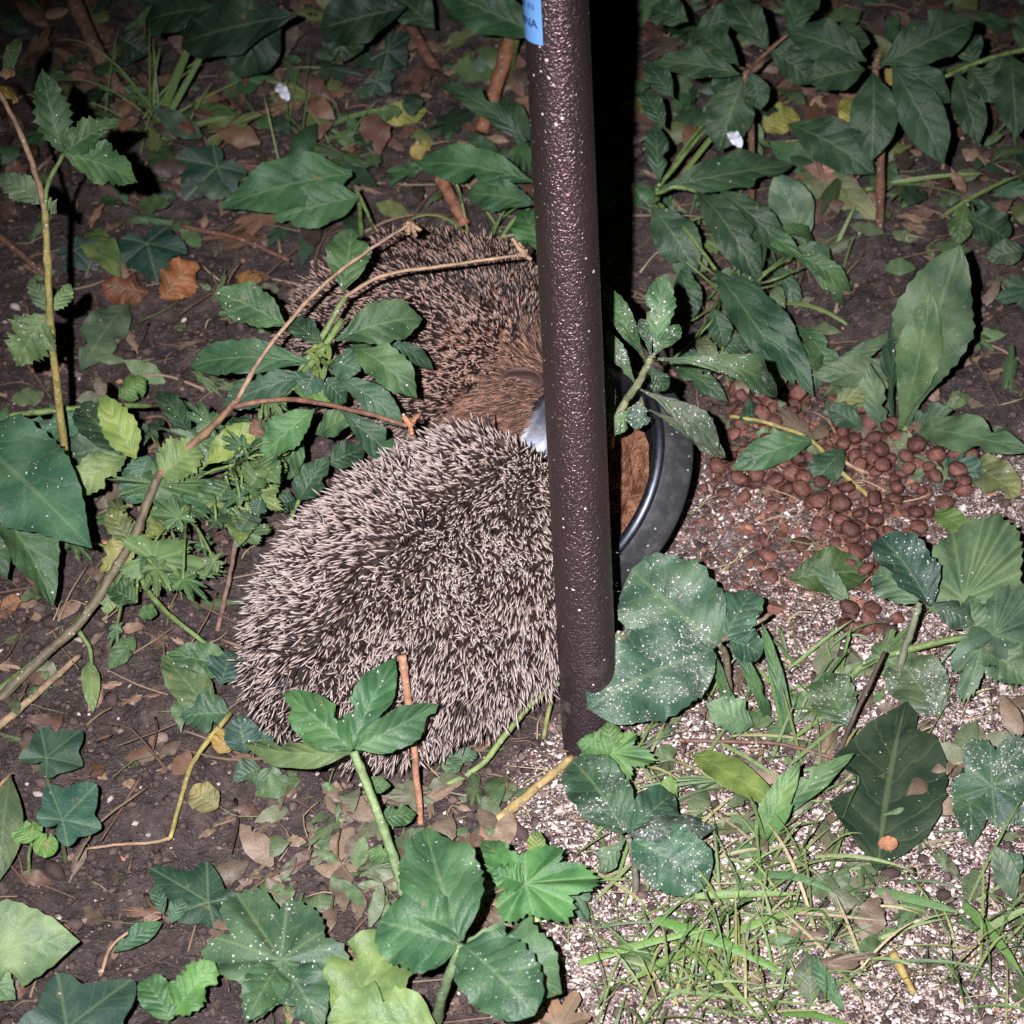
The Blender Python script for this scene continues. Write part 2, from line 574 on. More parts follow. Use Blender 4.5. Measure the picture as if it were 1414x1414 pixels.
# ------------------------------------------------------------------ tipped bowl
bc = G(795, 655, .056)
BS = .94
bowl = thing("pet_bowl", "small steel feeding bowl with black rubber foot, tipped behind the pole", "bowl", bc)
baxis = nrm([-1.1, -.42, 1.0])
bowl.rotation_mode = "QUATERNION"
bowl.rotation_quaternion = Vector((0, 0, 1)).rotation_difference(Vector(baxis))
bowl["origin"] = [0.0, 0.0, 0.0]


def lathe(name, prof, mat, parent, segs=72):
    v = [(BS * r * math.cos(2 * math.pi * k / segs), BS * r * math.sin(2 * math.pi * k / segs), BS * z) for r, z in prof for k in range(segs)]
    f = [[i * segs + k, i * segs + (k + 1) % segs, (i + 1) * segs + (k + 1) % segs, (i + 1) * segs + k]
         for i in range(len(prof) - 1) for k in range(segs)]
    return mesh_obj(name, v, f, mat, parent)


RB = .060
lathe("steel_dish", [(.001, -.022), (.040, -.022), (.052, -.019), (.060, -.011), (.0640, -.003), (.0662, 0), (.0690, .0016), (.0718, .0013), (.0737, -.0006), (.0735, -.003), (.0722, -.0044)], M["steel"], bowl)
lathe("rubber_foot", [(.0722, -.0040), (.0738, -.006), (.0750, -.014), (.0760, -.021), (.0764, -.0245), (.0758, -.0265), (.070, -.027), (.060, -.0255), (.001, -.025)], M["rubber"], bowl)
# food lying in the dish: a lumpy disc
v, f = [(0, 0, -.012)], []
nr, na = 12, 48
for i in range(1, nr + 1):
    for k in range(na):
        a = 2 * math.pi * k / na
        r = .0470 * i / nr
        x, y = r * math.cos(a), r * math.sin(a)
        z = -.0190 + .013 * (vnoise(x * 130 + 9, y * 130 + 9) - .3) * (1 if i < nr else .2) + .006 * np.clip(math.cos(a) * r / .05, -1, 1)
        v.append((x, y, float(z)))
f = [[0, 1 + k, 1 + (k + 1) % na] for k in range(na)]
f += [[1 + i * na + k, 1 + i * na + (k + 1) % na, 1 + (i + 1) * na + (k + 1) % na, 1 + (i + 1) * na + k] for i in range(nr - 1) for k in range(na)]
mesh_obj("food", v, [q[::-1] if False else q for q in f], M["food"], bowl)

# ------------------------------------------------------------------ hedgehogs
PROF = np.array([  # x, half width, top, bottom (fractions of body length)
    (-.500, .020, .150, .110), (-.485, .100, .225, .080), (-.455, .175, .300, .055), (-.40, .245, .368, .035),
    (-.32, .300, .420, .022), (-.20, .340, .458, .018), (-.06, .352, .470, .018), (.06, .340, .455, .020),
    (.16, .300, .415, .030), (.24, .238, .352, .046), (.31, .172, .288, .062), (.37, .122, .238, .075),
    (.425, .080, .192, .088), (.465, .050, .160, .096), (.49, .032, .143, .102), (.503, .012, .132, .108)])


def prof(x):
    return [np.interp(x, PROF[:, 0], PROF[:, i]) for i in (1, 2, 3)]


HUNCH = 0.0


def surf(x, th, wide, high):
    """body surface, th = 0 at the top of the back"""
    w_, t_, b_ = prof(x)
    w_ = w_ * wide; t_ = t_ * high * (1 + HUNCH * np.exp(-((x - .2) / .13) ** 2))
    cz, hz = (t_ * .46 + b_ * .54), None
    z = np.where(np.cos(th) > 0, cz + (t_ - cz) * np.cos(th), cz + (cz - b_) * np.cos(th))
    y = w_ * np.sign(np.sin(th)) * np.abs(np.sin(th)) ** .92
    return np.stack([x + 0 * y, y, z], -1)


def surf_n(x, th, wide, high):
    e = 1e-3
    a = surf(x + e, th, wide, high) - surf(x - e, th, wide, high)
    b = surf(x, th + e, wide, high) - surf(x, th - e, wide, high)
    return nrm(np.cross(a, b)), nrm(a), nrm(b)


def hedgehog(label, px, heading, L, wide, high, nsp, seed, face_col, flank_col, spl=.0205, spr=.00082, bend=0.0, skirt=2.02, coat="spine", face_x=.25, face_k=.09, ear_th=1.05):
    g = np.random.default_rng(seed)
    root = thing("hedgehog", label, "hedgehog", on_ground(*px, -.002))
    root["origin"] = [0.0, 0.0, 0.0]
    root.rotation_euler = (0, 0, heading)

    def warp(p):
        p = np.array(p, float)
        x, y = p[..., 0].copy(), p[..., 1].copy()
        a = bend * x / L
        p[..., 1] = y * np.cos(a) + bend * x * x / L * .5
        p[..., 0] = x - y * np.sin(a)
        return p
    # body and legs in one mesh, fused to a single skin
    xs = np.concatenate([np.linspace(-.5, -.44, 7), np.linspace(-.42, .44, 30), np.linspace(.45, .503, 9)])
    nt = 30
    v, f = [], []
    for x in xs:
        th = np.linspace(0, 2 * np.pi, nt, endpoint=False)
        v += (surf(np.full(nt, x), th, wide, high) * L).tolist()
    for i in range(len(xs) - 1):
        f += [[i * nt + k, i * nt + (k + 1) % nt, (i + 1) * nt + (k + 1) % nt, (i + 1) * nt + k] for k in range(nt)]
    f.append(list(range(nt))); f.append([(len(xs) - 1) * nt + k for k in range(nt)][::-1])
    for lx, ly in ((.17, .17), (.17, -.17), (-.28, .19), (-.28, -.19)):
        pts = np.array([(lx - .01, ly * wide, .16), (lx, ly * wide * 1.08, .075), (lx + .01, ly * wide * 1.1, .03), (lx + .075, ly * wide * 1.12, .014)]) * L
        tv, tf, _ = tube_geo(pts, .062 * L, .026 * L, 10, 8, 0)
        o = len(v); v += tv.tolist(); f += [[q + o for q in p] for p in tf]
    body = mesh_obj("body", warp(v), f, M["skin"], root)
    rm = body.modifiers.new("fuse", "REMESH")
    rm.mode = "VOXEL"; rm.voxel_size = .0035; rm.use_smooth_shade = True

    def sample(n, x0, x1, ta, tb, dens=None):
        X, T, off = [], [], 0
        while len(X) < n:
            # low-discrepancy spread so that no bald patches open up
            k = np.arange(off, off + n); off += n
            x = x0 + (x1 - x0) * ((k * .7548776662 + g.uniform(-.004, .004, n)) % 1.0)
            q = (k * .5698402910 + g.uniform(-.004, .004, n)) % 1.0 * 2 - 1
            th = np.sign(q) * (ta + (tb - ta) * np.abs(q))
            w_ = prof(x)[0] / .36
            keep = g.random(n) < (w_ + .12)
            if dens is not None:
                keep &= g.random(n) < dens(x, np.abs(th))
            X += x[keep].tolist(); T += th[keep].tolist()
        return np.array(X[:n]), np.array(T[:n])

    def strands(name, base, d, length, r, sides, levels, mat, extra):
        n = len(base)
        d = nrm(d)
        ref = np.tile([.37, .21, .9], (n, 1))
        a = nrm(np.cross(d, ref)); b = np.cross(d, a)
        V, T = [], []
        for t, k in levels:
            sag = -np.array([0, 0, 1.0]) * (t * t * length * extra.get("sag", 0))[:, None]
            c = base + d * (t * length)[:, None] + sag
            for q in range(sides):
                an = 2 * math.pi * q / sides
                V.append(c + (a * math.cos(an) + b * math.sin(an)) * (r * k)[:, None])
                T.append(np.full(n, t))
        c = base + d * length[:, None] - np.array([0, 0, 1.0]) * (length * extra.get("sag", 0))[:, None]
        V.append(c); T.append(np.ones(n))
        nv = len(V)
        V = np.stack(V, 1).reshape(-1, 3); T = np.stack(T, 1).ravel()
        fl = []
        for l in range(len(levels) - 1):
            for q in range(sides):
                fl.append([l * sides + q, l * sides + (q + 1) % sides, (l + 1) * sides + (q + 1) % sides, (l + 1) * sides + q])
        top = (len(levels) - 1) * sides
        tri = [[top + q, top + (q + 1) % sides, nv - 1] for q in range(sides)]
        off = (np.arange(n) * nv)[:, None, None]
        faces = (np.array(fl)[None] + off).reshape(-1, 4).tolist() + (np.array(tri)[None] + off).reshape(-1, 3).tolist()
        at = {"t": ("FLOAT", T), "rnd": ("FLOAT", np.repeat(g.random(n), nv))}
        if "col" in extra:
            at["ccol"] = ("FLOAT_COLOR", np.repeat(np.hstack([extra["col"], np.ones((n, 1))]), nv, 0))
        o = mesh_obj(name, warp(V), faces, mat, root, attrs=at)
        o["kind"] = "stuff"
        return o

    # coat of spines
    def dens(x, th):
        edge = np.clip((face_x - face_k * (th / 1.9) ** 2 - x) / .03, 0, 1)
        return edge * np.clip((skirt - th) / .22, 0, 1)
    x, th = sample(nsp, -.495, .25, 0, skirt, dens)
    base = surf(x, th, wide, high) * L
    n_, tx, tt = surf_n(x, th, wide, high)
    n_ = np.where(((base - np.array([0, 0, .2 * L])) * n_).sum(1, keepdims=True) < 0, -n_, n_)
    down = tt * np.sign(th)[:, None]
    # neighbouring spines lie in loose tufts that point the same way
    kx = (vnoise(x * 17 + 3 + seed, th * 6 + 40) - .5)[:, None]; ky = (vnoise(x * 17 + 70, th * 6 + 9 + seed) - .5)[:, None]
    rear = np.clip((x + .5) / .25, 0, 1)[:, None]
    d = n_ * .36 - tx * (.34 + .34 * rear) + down * .34 + tx * kx * 1.05 + tt * ky * 1.05 + g.normal(size=(nsp, 3)) * .25
    ln = spl * g.uniform(.55, 1.2, nsp) * np.clip(1.15 - .7 * np.clip((x - .14) / .11, 0, 1), .4, 1)
    strands("spines", base - n_ * .002, d, ln, np.full(nsp, spr) * g.uniform(.8, 1.15, nsp), 3,
            [(0, .7), (.35, 1.0), (.62, 1.0), (.86, .62)], M[coat], {})
    # fur of face, flanks and feet
    for name, nf, rng_x, rng_t, cc, lf in (("face_fur", 7500, (.06 if face_x < .24 else .15, .47), (0, 2.6), face_col, .0125), ("flank_fur", 4200, (-.46, .24), (skirt - .35, 2.7), flank_col, .017)):
        x, th = sample(nf, *rng_x, *rng_t)
        base = surf(x, th, wide, high) * L
        n_, tx, tt = surf_n(x, th, wide, high)
        n_ = np.where(((base - np.array([0, 0, .15 * L])) * n_).sum(1, keepdims=True) < 0, -n_, n_)
        down = tt * np.sign(th)[:, None]
        tk = (vnoise(x * 45 + 20, th * 12) - .5)[:, None]
        d = n_ * .26 - tx * .8 + down * .35 + tt * tk * .4 + g.normal(size=(nf, 3)) * .16
        ln = lf * g.uniform(.6, 1.15, nf) * np.clip(1.25 - 2.3 * np.clip(x - .2, 0, 1), .35, 1)
        tf = vnoise(x * 60, th * 14)[:, None]
        cv = np.array(cc)[None] * (.6 + .8 * tf) * g.uniform(.5, 1.5, (nf, 1)) * np.array([1, 1, 1])[None]
        grey = np.clip((th.__abs__() - 1.5) / .8, 0, 1)[:, None] * .6
        cv = cv * (1 - grey) + np.array([.26, .2, .17])[None] * g.uniform(.6, 1.3, (nf, 1)) * grey
        strands(name, base, d, ln, np.full(nf, .00034), 3, [(0, 1.0), (.5, .9)], M["fur"], {"sag": .12, "col": cv})
    # ears
    for sg in (-1, 1):
        v, f = [], []
        th0 = ear_th * sg
        c = surf(np.array([.27]), np.array([th0]), wide, high)[0] * L
        n0, t0, s0 = (q[0] for q in surf_n(np.array([.27]), np.array([th0]), wide, high))
        if n0 @ (c - np.array([.2 * L, 0, .15 * L])) < 0:
            n0 = -n0
        upv = nrm(n0 * .45 + np.array([-.35, 0, .65])); side = nrm(np.cross(upv, [.45, 1.0 * sg, 0])); fr = np.cross(side, upv)
        nr, na = 7, 13
        for i in range(nr):
            u = i / (nr - 1)
            ww = .0125 * math.sqrt(max(0, 1 - (1.75 * u - .78) ** 2 / 1.0)) if u > .1 else .0068
            for k in range(na):
                q = -1 + 2 * k / (na - 1)
                v.append(c - n0 * .002 + upv * (.023 * u) + side * ww * q + fr * (-.0055 * (1 - q * q) * math.sin(math.pi * min(1, u + .15)) + .003 * u))
        f = [[i * na + k, i * na + k + 1, (i + 1) * na + k + 1, (i + 1) * na + k] for i in range(nr - 1) for k in range(na - 1)]
        e = mesh_obj("ear", warp(v), f, M["ear"], root)
        so = e.modifiers.new("thick", "SOLIDIFY"); so.thickness = .0014
    # eyes and nose
    def ball(name, c, r, mat, sx=1.0):
        v, f = [], []
        for i in range(9):
            a = math.pi * i / 8
            for k in range(14):
                b = 2 * math.pi * k / 14
                v.append(c + np.array([r * sx * math.cos(a), r * math.sin(a) * math.cos(b), r * .9 * math.sin(a) * math.sin(b)]))
        f = [[i * 14 + k, i * 14 + (k + 1) % 14, (i + 1) * 14 + (k + 1) % 14, (i + 1) * 14 + k] for i in range(8) for k in range(14)]
        mesh_obj(name, warp(v), f, mat, root)
    for sg in (-1, 1):
        ball("eye", surf(np.array([.385]), np.array([.95 * sg]), wide, high)[0] * L, .0036, M["eye"])
    ball("nose", np.array([.508 * L, 0, .128 * L]), .0052, M["nose"], 1.1)
    return root


HUNCH = .17
hedgehog("large hedgehog in front with pale tipped spines, head hidden behind the pole", (637, 896), math.radians(47), .264, .84, 1.0, 15500, 11,
         (.13, .07, .045), (.2, .14, .11))
HUNCH = 0.0
hedgehog("hedgehog farther back with brown furry face and ear, feeding at the bowl", (640, 574), math.radians(-31), .225, .97, 1.0, 12500, 23,
         (.38, .215, .15), (.40, .29, .24), spl=.018, spr=.00082, skirt=1.72, coat="spine_dark", face_x=.215, face_k=.17, ear_th=.55)

# ------------------------------------------------------------------ leaves
PROFILE = {
    "ovate": ([0, .04, .12, .25, .42, .60, .76, .88, .95, 1], [.05, .16, .52, .87, 1, .90, .62, .32, .13, 0]),
    "ellip": ([0, .04, .12, .25, .42, .60, .76, .88, .95, 1], [.04, .10, .33, .68, .95, 1, .80, .46, .20, 0]),
    "lance": ([0, .05, .18, .32, .48, .62, .78, .90, .96, 1], [.07, .10, .22, .52, .86, 1, .84, .48, .22, 0]),
    "narrow": ([0, .04, .12, .25, .42, .60, .76, .88, .95, 1], [.12, .22, .55, .85, 1, .92, .7, .4, .18, 0]),
    "round": ([0, .04, .12, .25, .42, .60, .76, .88, .95, 1], [.08, .30, .62, .88, 1, 1, .88, .66, .42, .05]),
    "strap": ([0, .1, .3, .6, .8, .92, 1], [.6, .8, 1, .95, .68, .35, 0]),
}
IVY = ([0, 12, 36, 48, 60, 74, 98, 116, 130, 150, 168, 180], [1, .82, .57, .68, .80, .68, .44, .50, .52, .40, .24, .06])
FAN = ([0, 30, 60, 85, 105, 130, 155, 180], [1, .99, .93, .83, .66, .4, .2, .05])
CUT = ([0, 12, 20, 30, 42, 54, 64, 74, 86, 98, 110, 122, 136, 150, 168, 180], [1, .9, .52, .82, .95, .78, .45, .7, .84, .62, .4, .55, .62, .45, .2, .05])
DUSTY = ([0, 20, 33, 46, 62, 78, 92, 106, 122, 145, 165, 180], [1, .9, .62, .84, .95, .78, .60, .78, .82, .55, .25, .05])


def frame(b, t, toward, roll):
    ax = nrm(t - b)
    n0 = nrm(toward)
    sd = nrm(np.cross(ax, n0)); n0 = np.cross(sd, ax)
    c, q = math.cos(roll), math.sin(roll)
    return ax, sd * c + n0 * q, n0 * c - sd * q


def leaf_geo(kind, b, t, wid, arch=.12, roll=0.0, fold=.22, teeth=0, tooth=.07, lo=False, wavy=.10, curl=0.0, bite=None):
    b, t = np.asarray(b, float), np.asarray(t, float)
    Ln = np.linalg.norm(t - b)
    mid = (b + t) / 2
    toward = .62 * nrm(CAM - mid) + .38 * np.array([0, 0, 1.0])
    ax, sd, n0 = frame(b, t, toward, roll)
    ph = random.uniform(0, 6.28)
    if kind in PROFILE:
        nu, nv = (2 * teeth + 1 if teeth else 25), 9
        nu = max(nu, 21)
        if lo:
            nu, nv = 13, 5
        u = np.linspace(0, 1, nu)
        pu = np.interp(u, *PROFILE[kind])
        pu = np.convolve(np.concatenate([[pu[0]], pu, [pu[-1]]]), [.2, .6, .2], "valid"); pu[-1] = .01
        ctrl = mid + n0 * arch * Ln * 1.6 + sd * random.uniform(-.05, .05) * Ln
        uu = u[:, None]
        c = (1 - uu) ** 2 * b + 2 * uu * (1 - uu) * ctrl + uu ** 2 * t
        tg = nrm(np.gradient(c, axis=0))
        s_ = nrm(sd - (tg @ sd)[:, None] * tg); n_ = np.cross(s_, tg)
        tw = (random.uniform(-.45, .45) * (u - .3))[:, None]
        s_, n_ = s_ * np.cos(tw) + n_ * np.sin(tw), n_ * np.cos(tw) - s_ * np.sin(tw)
        if bite is None and random.random() < .4:
            bite = [(random.uniform(.25, .9), random.choice([-1, 1]), random.uniform(.03, .09)) for k in range(random.choice([1, 1, 2]))]
        tj = rng.uniform(.3, 1.3, nu)
        V, UV = [], []
        for j in range(nv):
            vv = -1 + 2 * j / (nv - 1)
            e = abs(vv)
            saw = (np.arange(nu) % 2) * tj
            wv = wid / 2 * pu
            if teeth:
                wv = wv * (1 - tooth * saw * e ** 6 * 1.6)
            if bite is not None:
                for (bu, bs, br) in bite:
                    if bs * vv > 0:
                        wv = wv * (1 - np.clip(1 - ((u - bu) / br) ** 2, 0, 1) * .55 * e ** 2)
            if teeth:
                shift = saw[:, None] * 0
            rip = wavy * wid * np.sin(u * 17 + ph + vv * 1.5) * e ** 2 * pu
            h = fold * e * wv * .9 - curl * wv * e ** 2.2 + rip
            V.append(c + s_ * (wv * vv)[:, None] + n_ * h[:, None] - tg * (e ** 2 * wid * .10 * pu)[:, None] * 0)
            UV.append(np.stack([u, np.full(nu, vv), u * 0], -1))
        V = np.stack(V, 1).reshape(-1, 3); UV = np.stack(UV, 1).reshape(-1, 3)
        idx = np.arange(nu * nv).reshape(nu, nv)
        f = np.stack([idx[:-1, :-1], idx[:-1, 1:], idx[1:, 1:], idx[1:, :-1]], -1).reshape(-1, 4)
        return V, f, UV
    tabs = {"ivy": IVY, "fan": FAN, "cut": CUT, "dusty": DUSTY}[kind]
    na, nr = {"ivy": 72, "fan": 84, "cut": 96, "dusty": 96}[kind], 8
    if lo:
        na, nr = 48, 3
    R = Ln
    asp = wid / (2 * Ln) / {"ivy": .78, "fan": .95, "cut": .9, "dusty": .92}[kind]
    an = np.linspace(-180, 180, na, endpoint=False)
    ra = np.interp(np.abs(an), *tabs) * (1 + .07 * np.sin(np.radians(an) * 2 + ph) + .04 * np.sin(np.radians(an) * 5 + ph * 2))
    if kind == "ivy":
        ra = (np.roll(ra, 1) + 2 * ra + np.roll(ra, -1)) / 4
    V, UV = [b], [(0, 0, 0)]
    va = {"ivy": (0, 60, 128), "fan": (0, 24, 50, 80), "cut": (0, 42, 86, 135), "dusty": (0, 60, 118)}[kind]
    near = np.min(np.abs(np.abs(an)[:, None] - np.array(va)[None]), 1)
    valley = np.clip(1 - near / 16, 0, 1)
    for i in range(1, nr + 1):
        q = (i / nr)
        r = ra * q
        if teeth and i == nr:
            r = r * (1 - tooth * ((np.arange(na) // 1) % 2))
        x = r * np.cos(np.radians(an)) * R
        y = r * np.sin(np.radians(an)) * R * asp
        h = -arch * R * (r ** 2) * 1.1 + fold * R * .22 * r * (.5 - valley) + wavy * R * r * np.sin(np.radians(an) * 6 + ph) * .6 * q
        h = h - curl * np.abs(y) ** 1.5 / math.sqrt(R)
        V += list(b + x[:, None] * ax + y[:, None] * sd + h[:, None] * n0)
        UV += list(np.stack([x / R, y / R / asp, x * 0], -1))
    f = [[0, 1 + k, 1 + (k + 1) % na] for k in range(na)]
    for i in range(nr - 1):
        f += [[1 + i * na + k, 1 + (i + 1) * na + k, 1 + (i + 1) * na + (k + 1) % na, 1 + i * na + (k + 1) % na] for k in range(na)]
    f = [q[::-1] for q in f[:na]] + [q[::-1] for q in f[na:]]
    return np.array(V), f, np.array(UV)


# leaf colours (base reflectance)
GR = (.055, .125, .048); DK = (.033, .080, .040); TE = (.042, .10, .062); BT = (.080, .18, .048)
PA = (.15, .235, .095); YG = (.19, .26, .055); GY = (.085, .15, .085); PU = (.105, .165, .105)
YE = (.36, .27, .045); BR = (.14, .062, .03); OR = (.32, .12, .04); TAN = (.30, .21, .13); OLD = (.055, .062, .03)
STEM = (.13, .20, .065); STRAW = (.31, .21, .135); REDST = (.22, .115, .08); TWIG = (.17, .095, .065); BARK = (.10, .06, .045); YST = (.30, .26, .09)


def lf(pl, kind, b, t, w_, c, dust=.25, name="leaf", mat=None, **k):
    """one leaf: b and t are photograph pixel x, y and height z of its base and tip"""
    B, T = G(*b), G(*t)
    wm = w_ * depth((B + T) / 2) / F
    V, f, UV = leaf_geo(kind, B, T, wm, **k)
    m = mat or ("leaf" if kind in PROFILE else kind if kind in ("ivy", "fan") else "cut")
    j = random.uniform(.88, 1.12)
    g_ = .3 * c[0] + .6 * c[1] + .1 * c[2]
    c = [q * .88 + g_ * .12 for q in c]
    return mesh_obj(name, V, f, M[m], pl, attrs={"luv": ("FLOAT_VECTOR", UV)},
                    color=(c[0] * j * random.uniform(.93, 1.07), c[1] * j, c[2] * j * random.uniform(.9, 1.1), dust))


def st(pl, pts, r0, r1, c, name="stem", raw=False, seg=7, n=None):
    V, f, _ = tube_geo([p if raw else G(*p) for p in pts], r0, r1, seg=seg, n=n)
    return mesh_obj(name, V, f, M["stem"], pl, color=(*c, 1))


def plant(name, label, px, cat="plant", group=None):
    return thing(name, label, cat, on_ground(*px, -.002), group)


def root(pl, up_to, r0, c, r1=None, bulge=(0, 0)):
    """stalk from the plant's foot to a pixel/height"""
    a = np.array(pl["origin"]); b = G(*up_to)
    m = (a + b) / 2 + np.array([bulge[0], bulge[1], .2 * np.linalg.norm(b - a)])
    return st(pl, [a - np.array([0, 0, .006]), m, b], r0, r1 or r0 * .7, c, raw=True)


# --- tall thin herb at the left edge
p = plant("tall_herb", "tall thin herb at the left edge with a straight pale stem and yellow blotched leaves", (118, 800))
st(p, [(112, 800, -.005), (97, 680, .06), (82, 560, .13), (70, 450, .19), (66, 370, .225), (62, 290, .255)], .0024, .0020, YST)
st(p, [(62, 290, .255), (48, 235, .27), (22, 170, .29), (0, 130, .305), (-20, 100, .31)], .0017, .0013, STRAW)
st(p, [(62, 290, .255), (66, 255, .265), (88, 212, .275)], .0015, .0012, STEM, "leaf_stalk")
lf(p, "ovate", (86, 210, .275), (58, 94, .31), 58, GR, .35, teeth=9, tooth=.16, fold=.35)
lf(p, "ovate", (88, 211, .275), (168, 166, .285), 52, GR, .3, teeth=8, tooth=.16, arch=.18, bite=[(.6, 1, .2)])
lf(p, "ovate", (90, 213, .275), (190, 252, .25), 66, (.07, .15, .06), .3, teeth=10, tooth=.14, arch=.12)
lf(p, "ovate", (58, 282, .255), (-6, 245, .26), 44, GY, .5, teeth=8, tooth=.15)
lf(p, "round", (62, 284, .255), (78, 288, .25), 26, PA, .1, teeth=5, tooth=.15)
lf(p, "ovate", (66, 436, .195), (22, 506, .17), 82, (.085, .16, .05), .45, teeth=10, tooth=.18, fold=.1)
lf(p, "ovate", (66, 432, .195), (40, 384, .20), 30, GY, .3, teeth=6, tooth=.15)
lf(p, "ovate", (72, 430, .195), (98, 392, .20), 34, PA, .4, teeth=7, tooth=.2, bite=[(.5, -1, .3)])
lf(p, "narrow", (8, 110, .30), (30, 52, .30), 22, PA, .3, teeth=7)
lf(p, "round", (0, 128, .305), (24, 132, .29), 30, YE, .1, curl=.6)
lf(p, "narrow", (0, 105, .305), (22, 96, .30), 18, TAN, .1, curl=.5)

# --- big leaved plant low on the left edge
p = plant("broad_leaf_plant", "plant at the left edge with one very large dark green pointed leaf", (-30, 860))
root(p, (-50, 640, .10), .0025, STEM)
st(p, [(-50, 640, .10), (-20, 585, .105), (30, 572, .10), (90, 565, .10), (150, 560, .10), (210, 560, .085)], .0022, .0015, STEM, "leaf_stalk")
lf(p, "ovate", (-52, 590, .125), (127, 757, .115), 150, (.042, .125, .058), .28, teeth=16, tooth=.035, fold=.14, arch=.08, mat="leafgl")
lf(p, "ovate", (-14, 690, .095), (73, 838, .055), 78, GR, .3, teeth=14, tooth=.04, fold=.6, roll=.35, mat="leafgl")
lf(p, "ovate", (-40, 720, .07), (10, 800, .05), 60, DK, .2, teeth=10)
lf(p, "narrow", (-10, 610, .10), (12, 560, .11), 18, GR, .2)

# --- leaning herb that crosses the left of the picture
p = plant("leaning_herb", "leaning herb with long woody stem and cut yellowing leaves left of the front hedgehog", (-25, 990))
st(p, [(-25, 990, 0), (50, 915, .018), (110, 860, .035), (150, 800, .05), (185, 740, .065), (205, 690, .08), (217, 660, .09)], .0031, .0025, (.13, .11, .07))
st(p, [(217, 660, .09), (258, 620, .10), (300, 582, .115), (330, 550, .125)], .0024, .0021, (.20, .12, .07))
st(p, [(-10, 960, .005), (60, 905, .02), (115, 850, .03), (165, 770, .04), (200, 720, .05), (250, 670, .07), (330, 600, .09)], .0026, .0018, STEM)
st(p, [(325, 556, .123), (370, 480, .15), (440, 400, .175), (500, 352, .185), (566, 309, .195)], .0015, .0009, STRAW, "dry_stalk")
st(p, [(320, 562, .122), (380, 552, .13), (440, 556, .14), (510, 572, .15), (562, 588, .155)], .0016, .0011, REDST, "dry_stalk")
for q in ((566, 309, .195), (566, 588, .155)):
    c0 = G(*q)
    for k in range(6):
        dd = rng.normal(size=3) * .0026
        st(p, [c0, c0 + dd * .5, c0 + dd * 1.2], .0017, .0012, STRAW if q[1] < 400 else (.42, .2, .11), "seed_tip", raw=True, seg=5)
lf(p, "ovate", (187, 634, .095), (138, 542, .12), 52, YG, .1, teeth=9, tooth=.1, fold=.3)
lf(p, "narrow", (143, 548, .12), (132, 520, .125), 18, TAN, 0, curl=.5)
lf(p, "ovate", (174, 630, .095), (90, 692, .08), 54, (.16, .25, .08), .1, teeth=7, tooth=.14, arch=.2)
lf(p, "ovate", (170, 628, .098), (105, 560, .10), 62, DK, .5, teeth=9, tooth=.05, fold=.5)
lf(p, "ellip", (150, 572, .085), (18, 612, .08), 46, (.06, .15, .09), .25, teeth=12, tooth=.03)
lf(p, "round", (170, 612, .075), (72, 640, .06), 74, GY, .15, teeth=8, tooth=.08)
lf(p, "round", (222, 655, .092), (276, 618, .10), 66, (.17, .26, .07), .1, teeth=8, tooth=.12, fold=.35)
lf(p, "ellip", (284, 642, .09), (360, 586, .11), 44, YG, .3, teeth=9, tooth=.05, fold=.3)
lf(p, "narrow", (344, 598, .108), (366, 580, .112), 28, (.2, .1, .07), .1, curl=.6)
lf(p, "round", (205, 630, .085), (178, 696, .065), 50, TE, .2, teeth=6)
lf(p, "dusty", (228, 672, .08), (296, 716, .06), 88, (.055, .13, .05), .25, teeth=1, tooth=.14, fold=.5)
lf(p, "cut", (212, 668, .085), (335, 660, .075), 60, GR, .2, teeth=1, tooth=.14)
lf(p, "cut", (275, 610, .10), (372, 622, .085), 62, (.08, .15, .065), .3, teeth=1, tooth=.14)
lf(p, "dusty", (212, 772, .06), (306, 786, .05), 90, (.09, .175, .06), .3, teeth=1, tooth=.12, fold=.35)
lf(p, "ovate", (186, 742, .06), (138, 790, .045), 44, (.2, .2, .06), .3, teeth=8)
lf(p, "ovate", (180, 750, .06), (150, 700, .07), 40, (.13, .16, .05), .4, teeth=7, tooth=.15)
lf(p, "cut", (185, 745, .06), (225, 752, .06), 40, YG, .1, teeth=1, tooth=.12)
lf(p, "cut", (290, 585, .11), (252, 548, .12), 44, GR, .3, teeth=1, tooth=.14)
lf(p, "narrow", (262, 600, .10), (218, 540, .10), 34, DK, .2, teeth=8)
lf(p, "ovate", (150, 800, .045), (148, 850, .03), 34, PA, .1)
lf(p, "ovate", (328, 690, .06), (352, 725, .045), 36, YG, .1, teeth=6, tooth=.08)
st(p, [(100, 860, .03), (125, 900, .02), (120, 960, .008)], .0016, .001, STEM, "leaf_stalk")
lf(p, "narrow", (122, 915, .02), (128, 985, .01), 26, PA, .2, fold=.6)
st(p, [(190, 790, .04), (215, 830, .035), (260, 870, .03), (318, 915, .02)], .0018, .0012, STEM, "leaf_stalk")
lf(p, "narrow", (185, 880, .02), (150, 925, .012), 30, GR, .1)
lf(p, "round", (192, 850, .03), (216, 842, .03), 22, BT, .1)

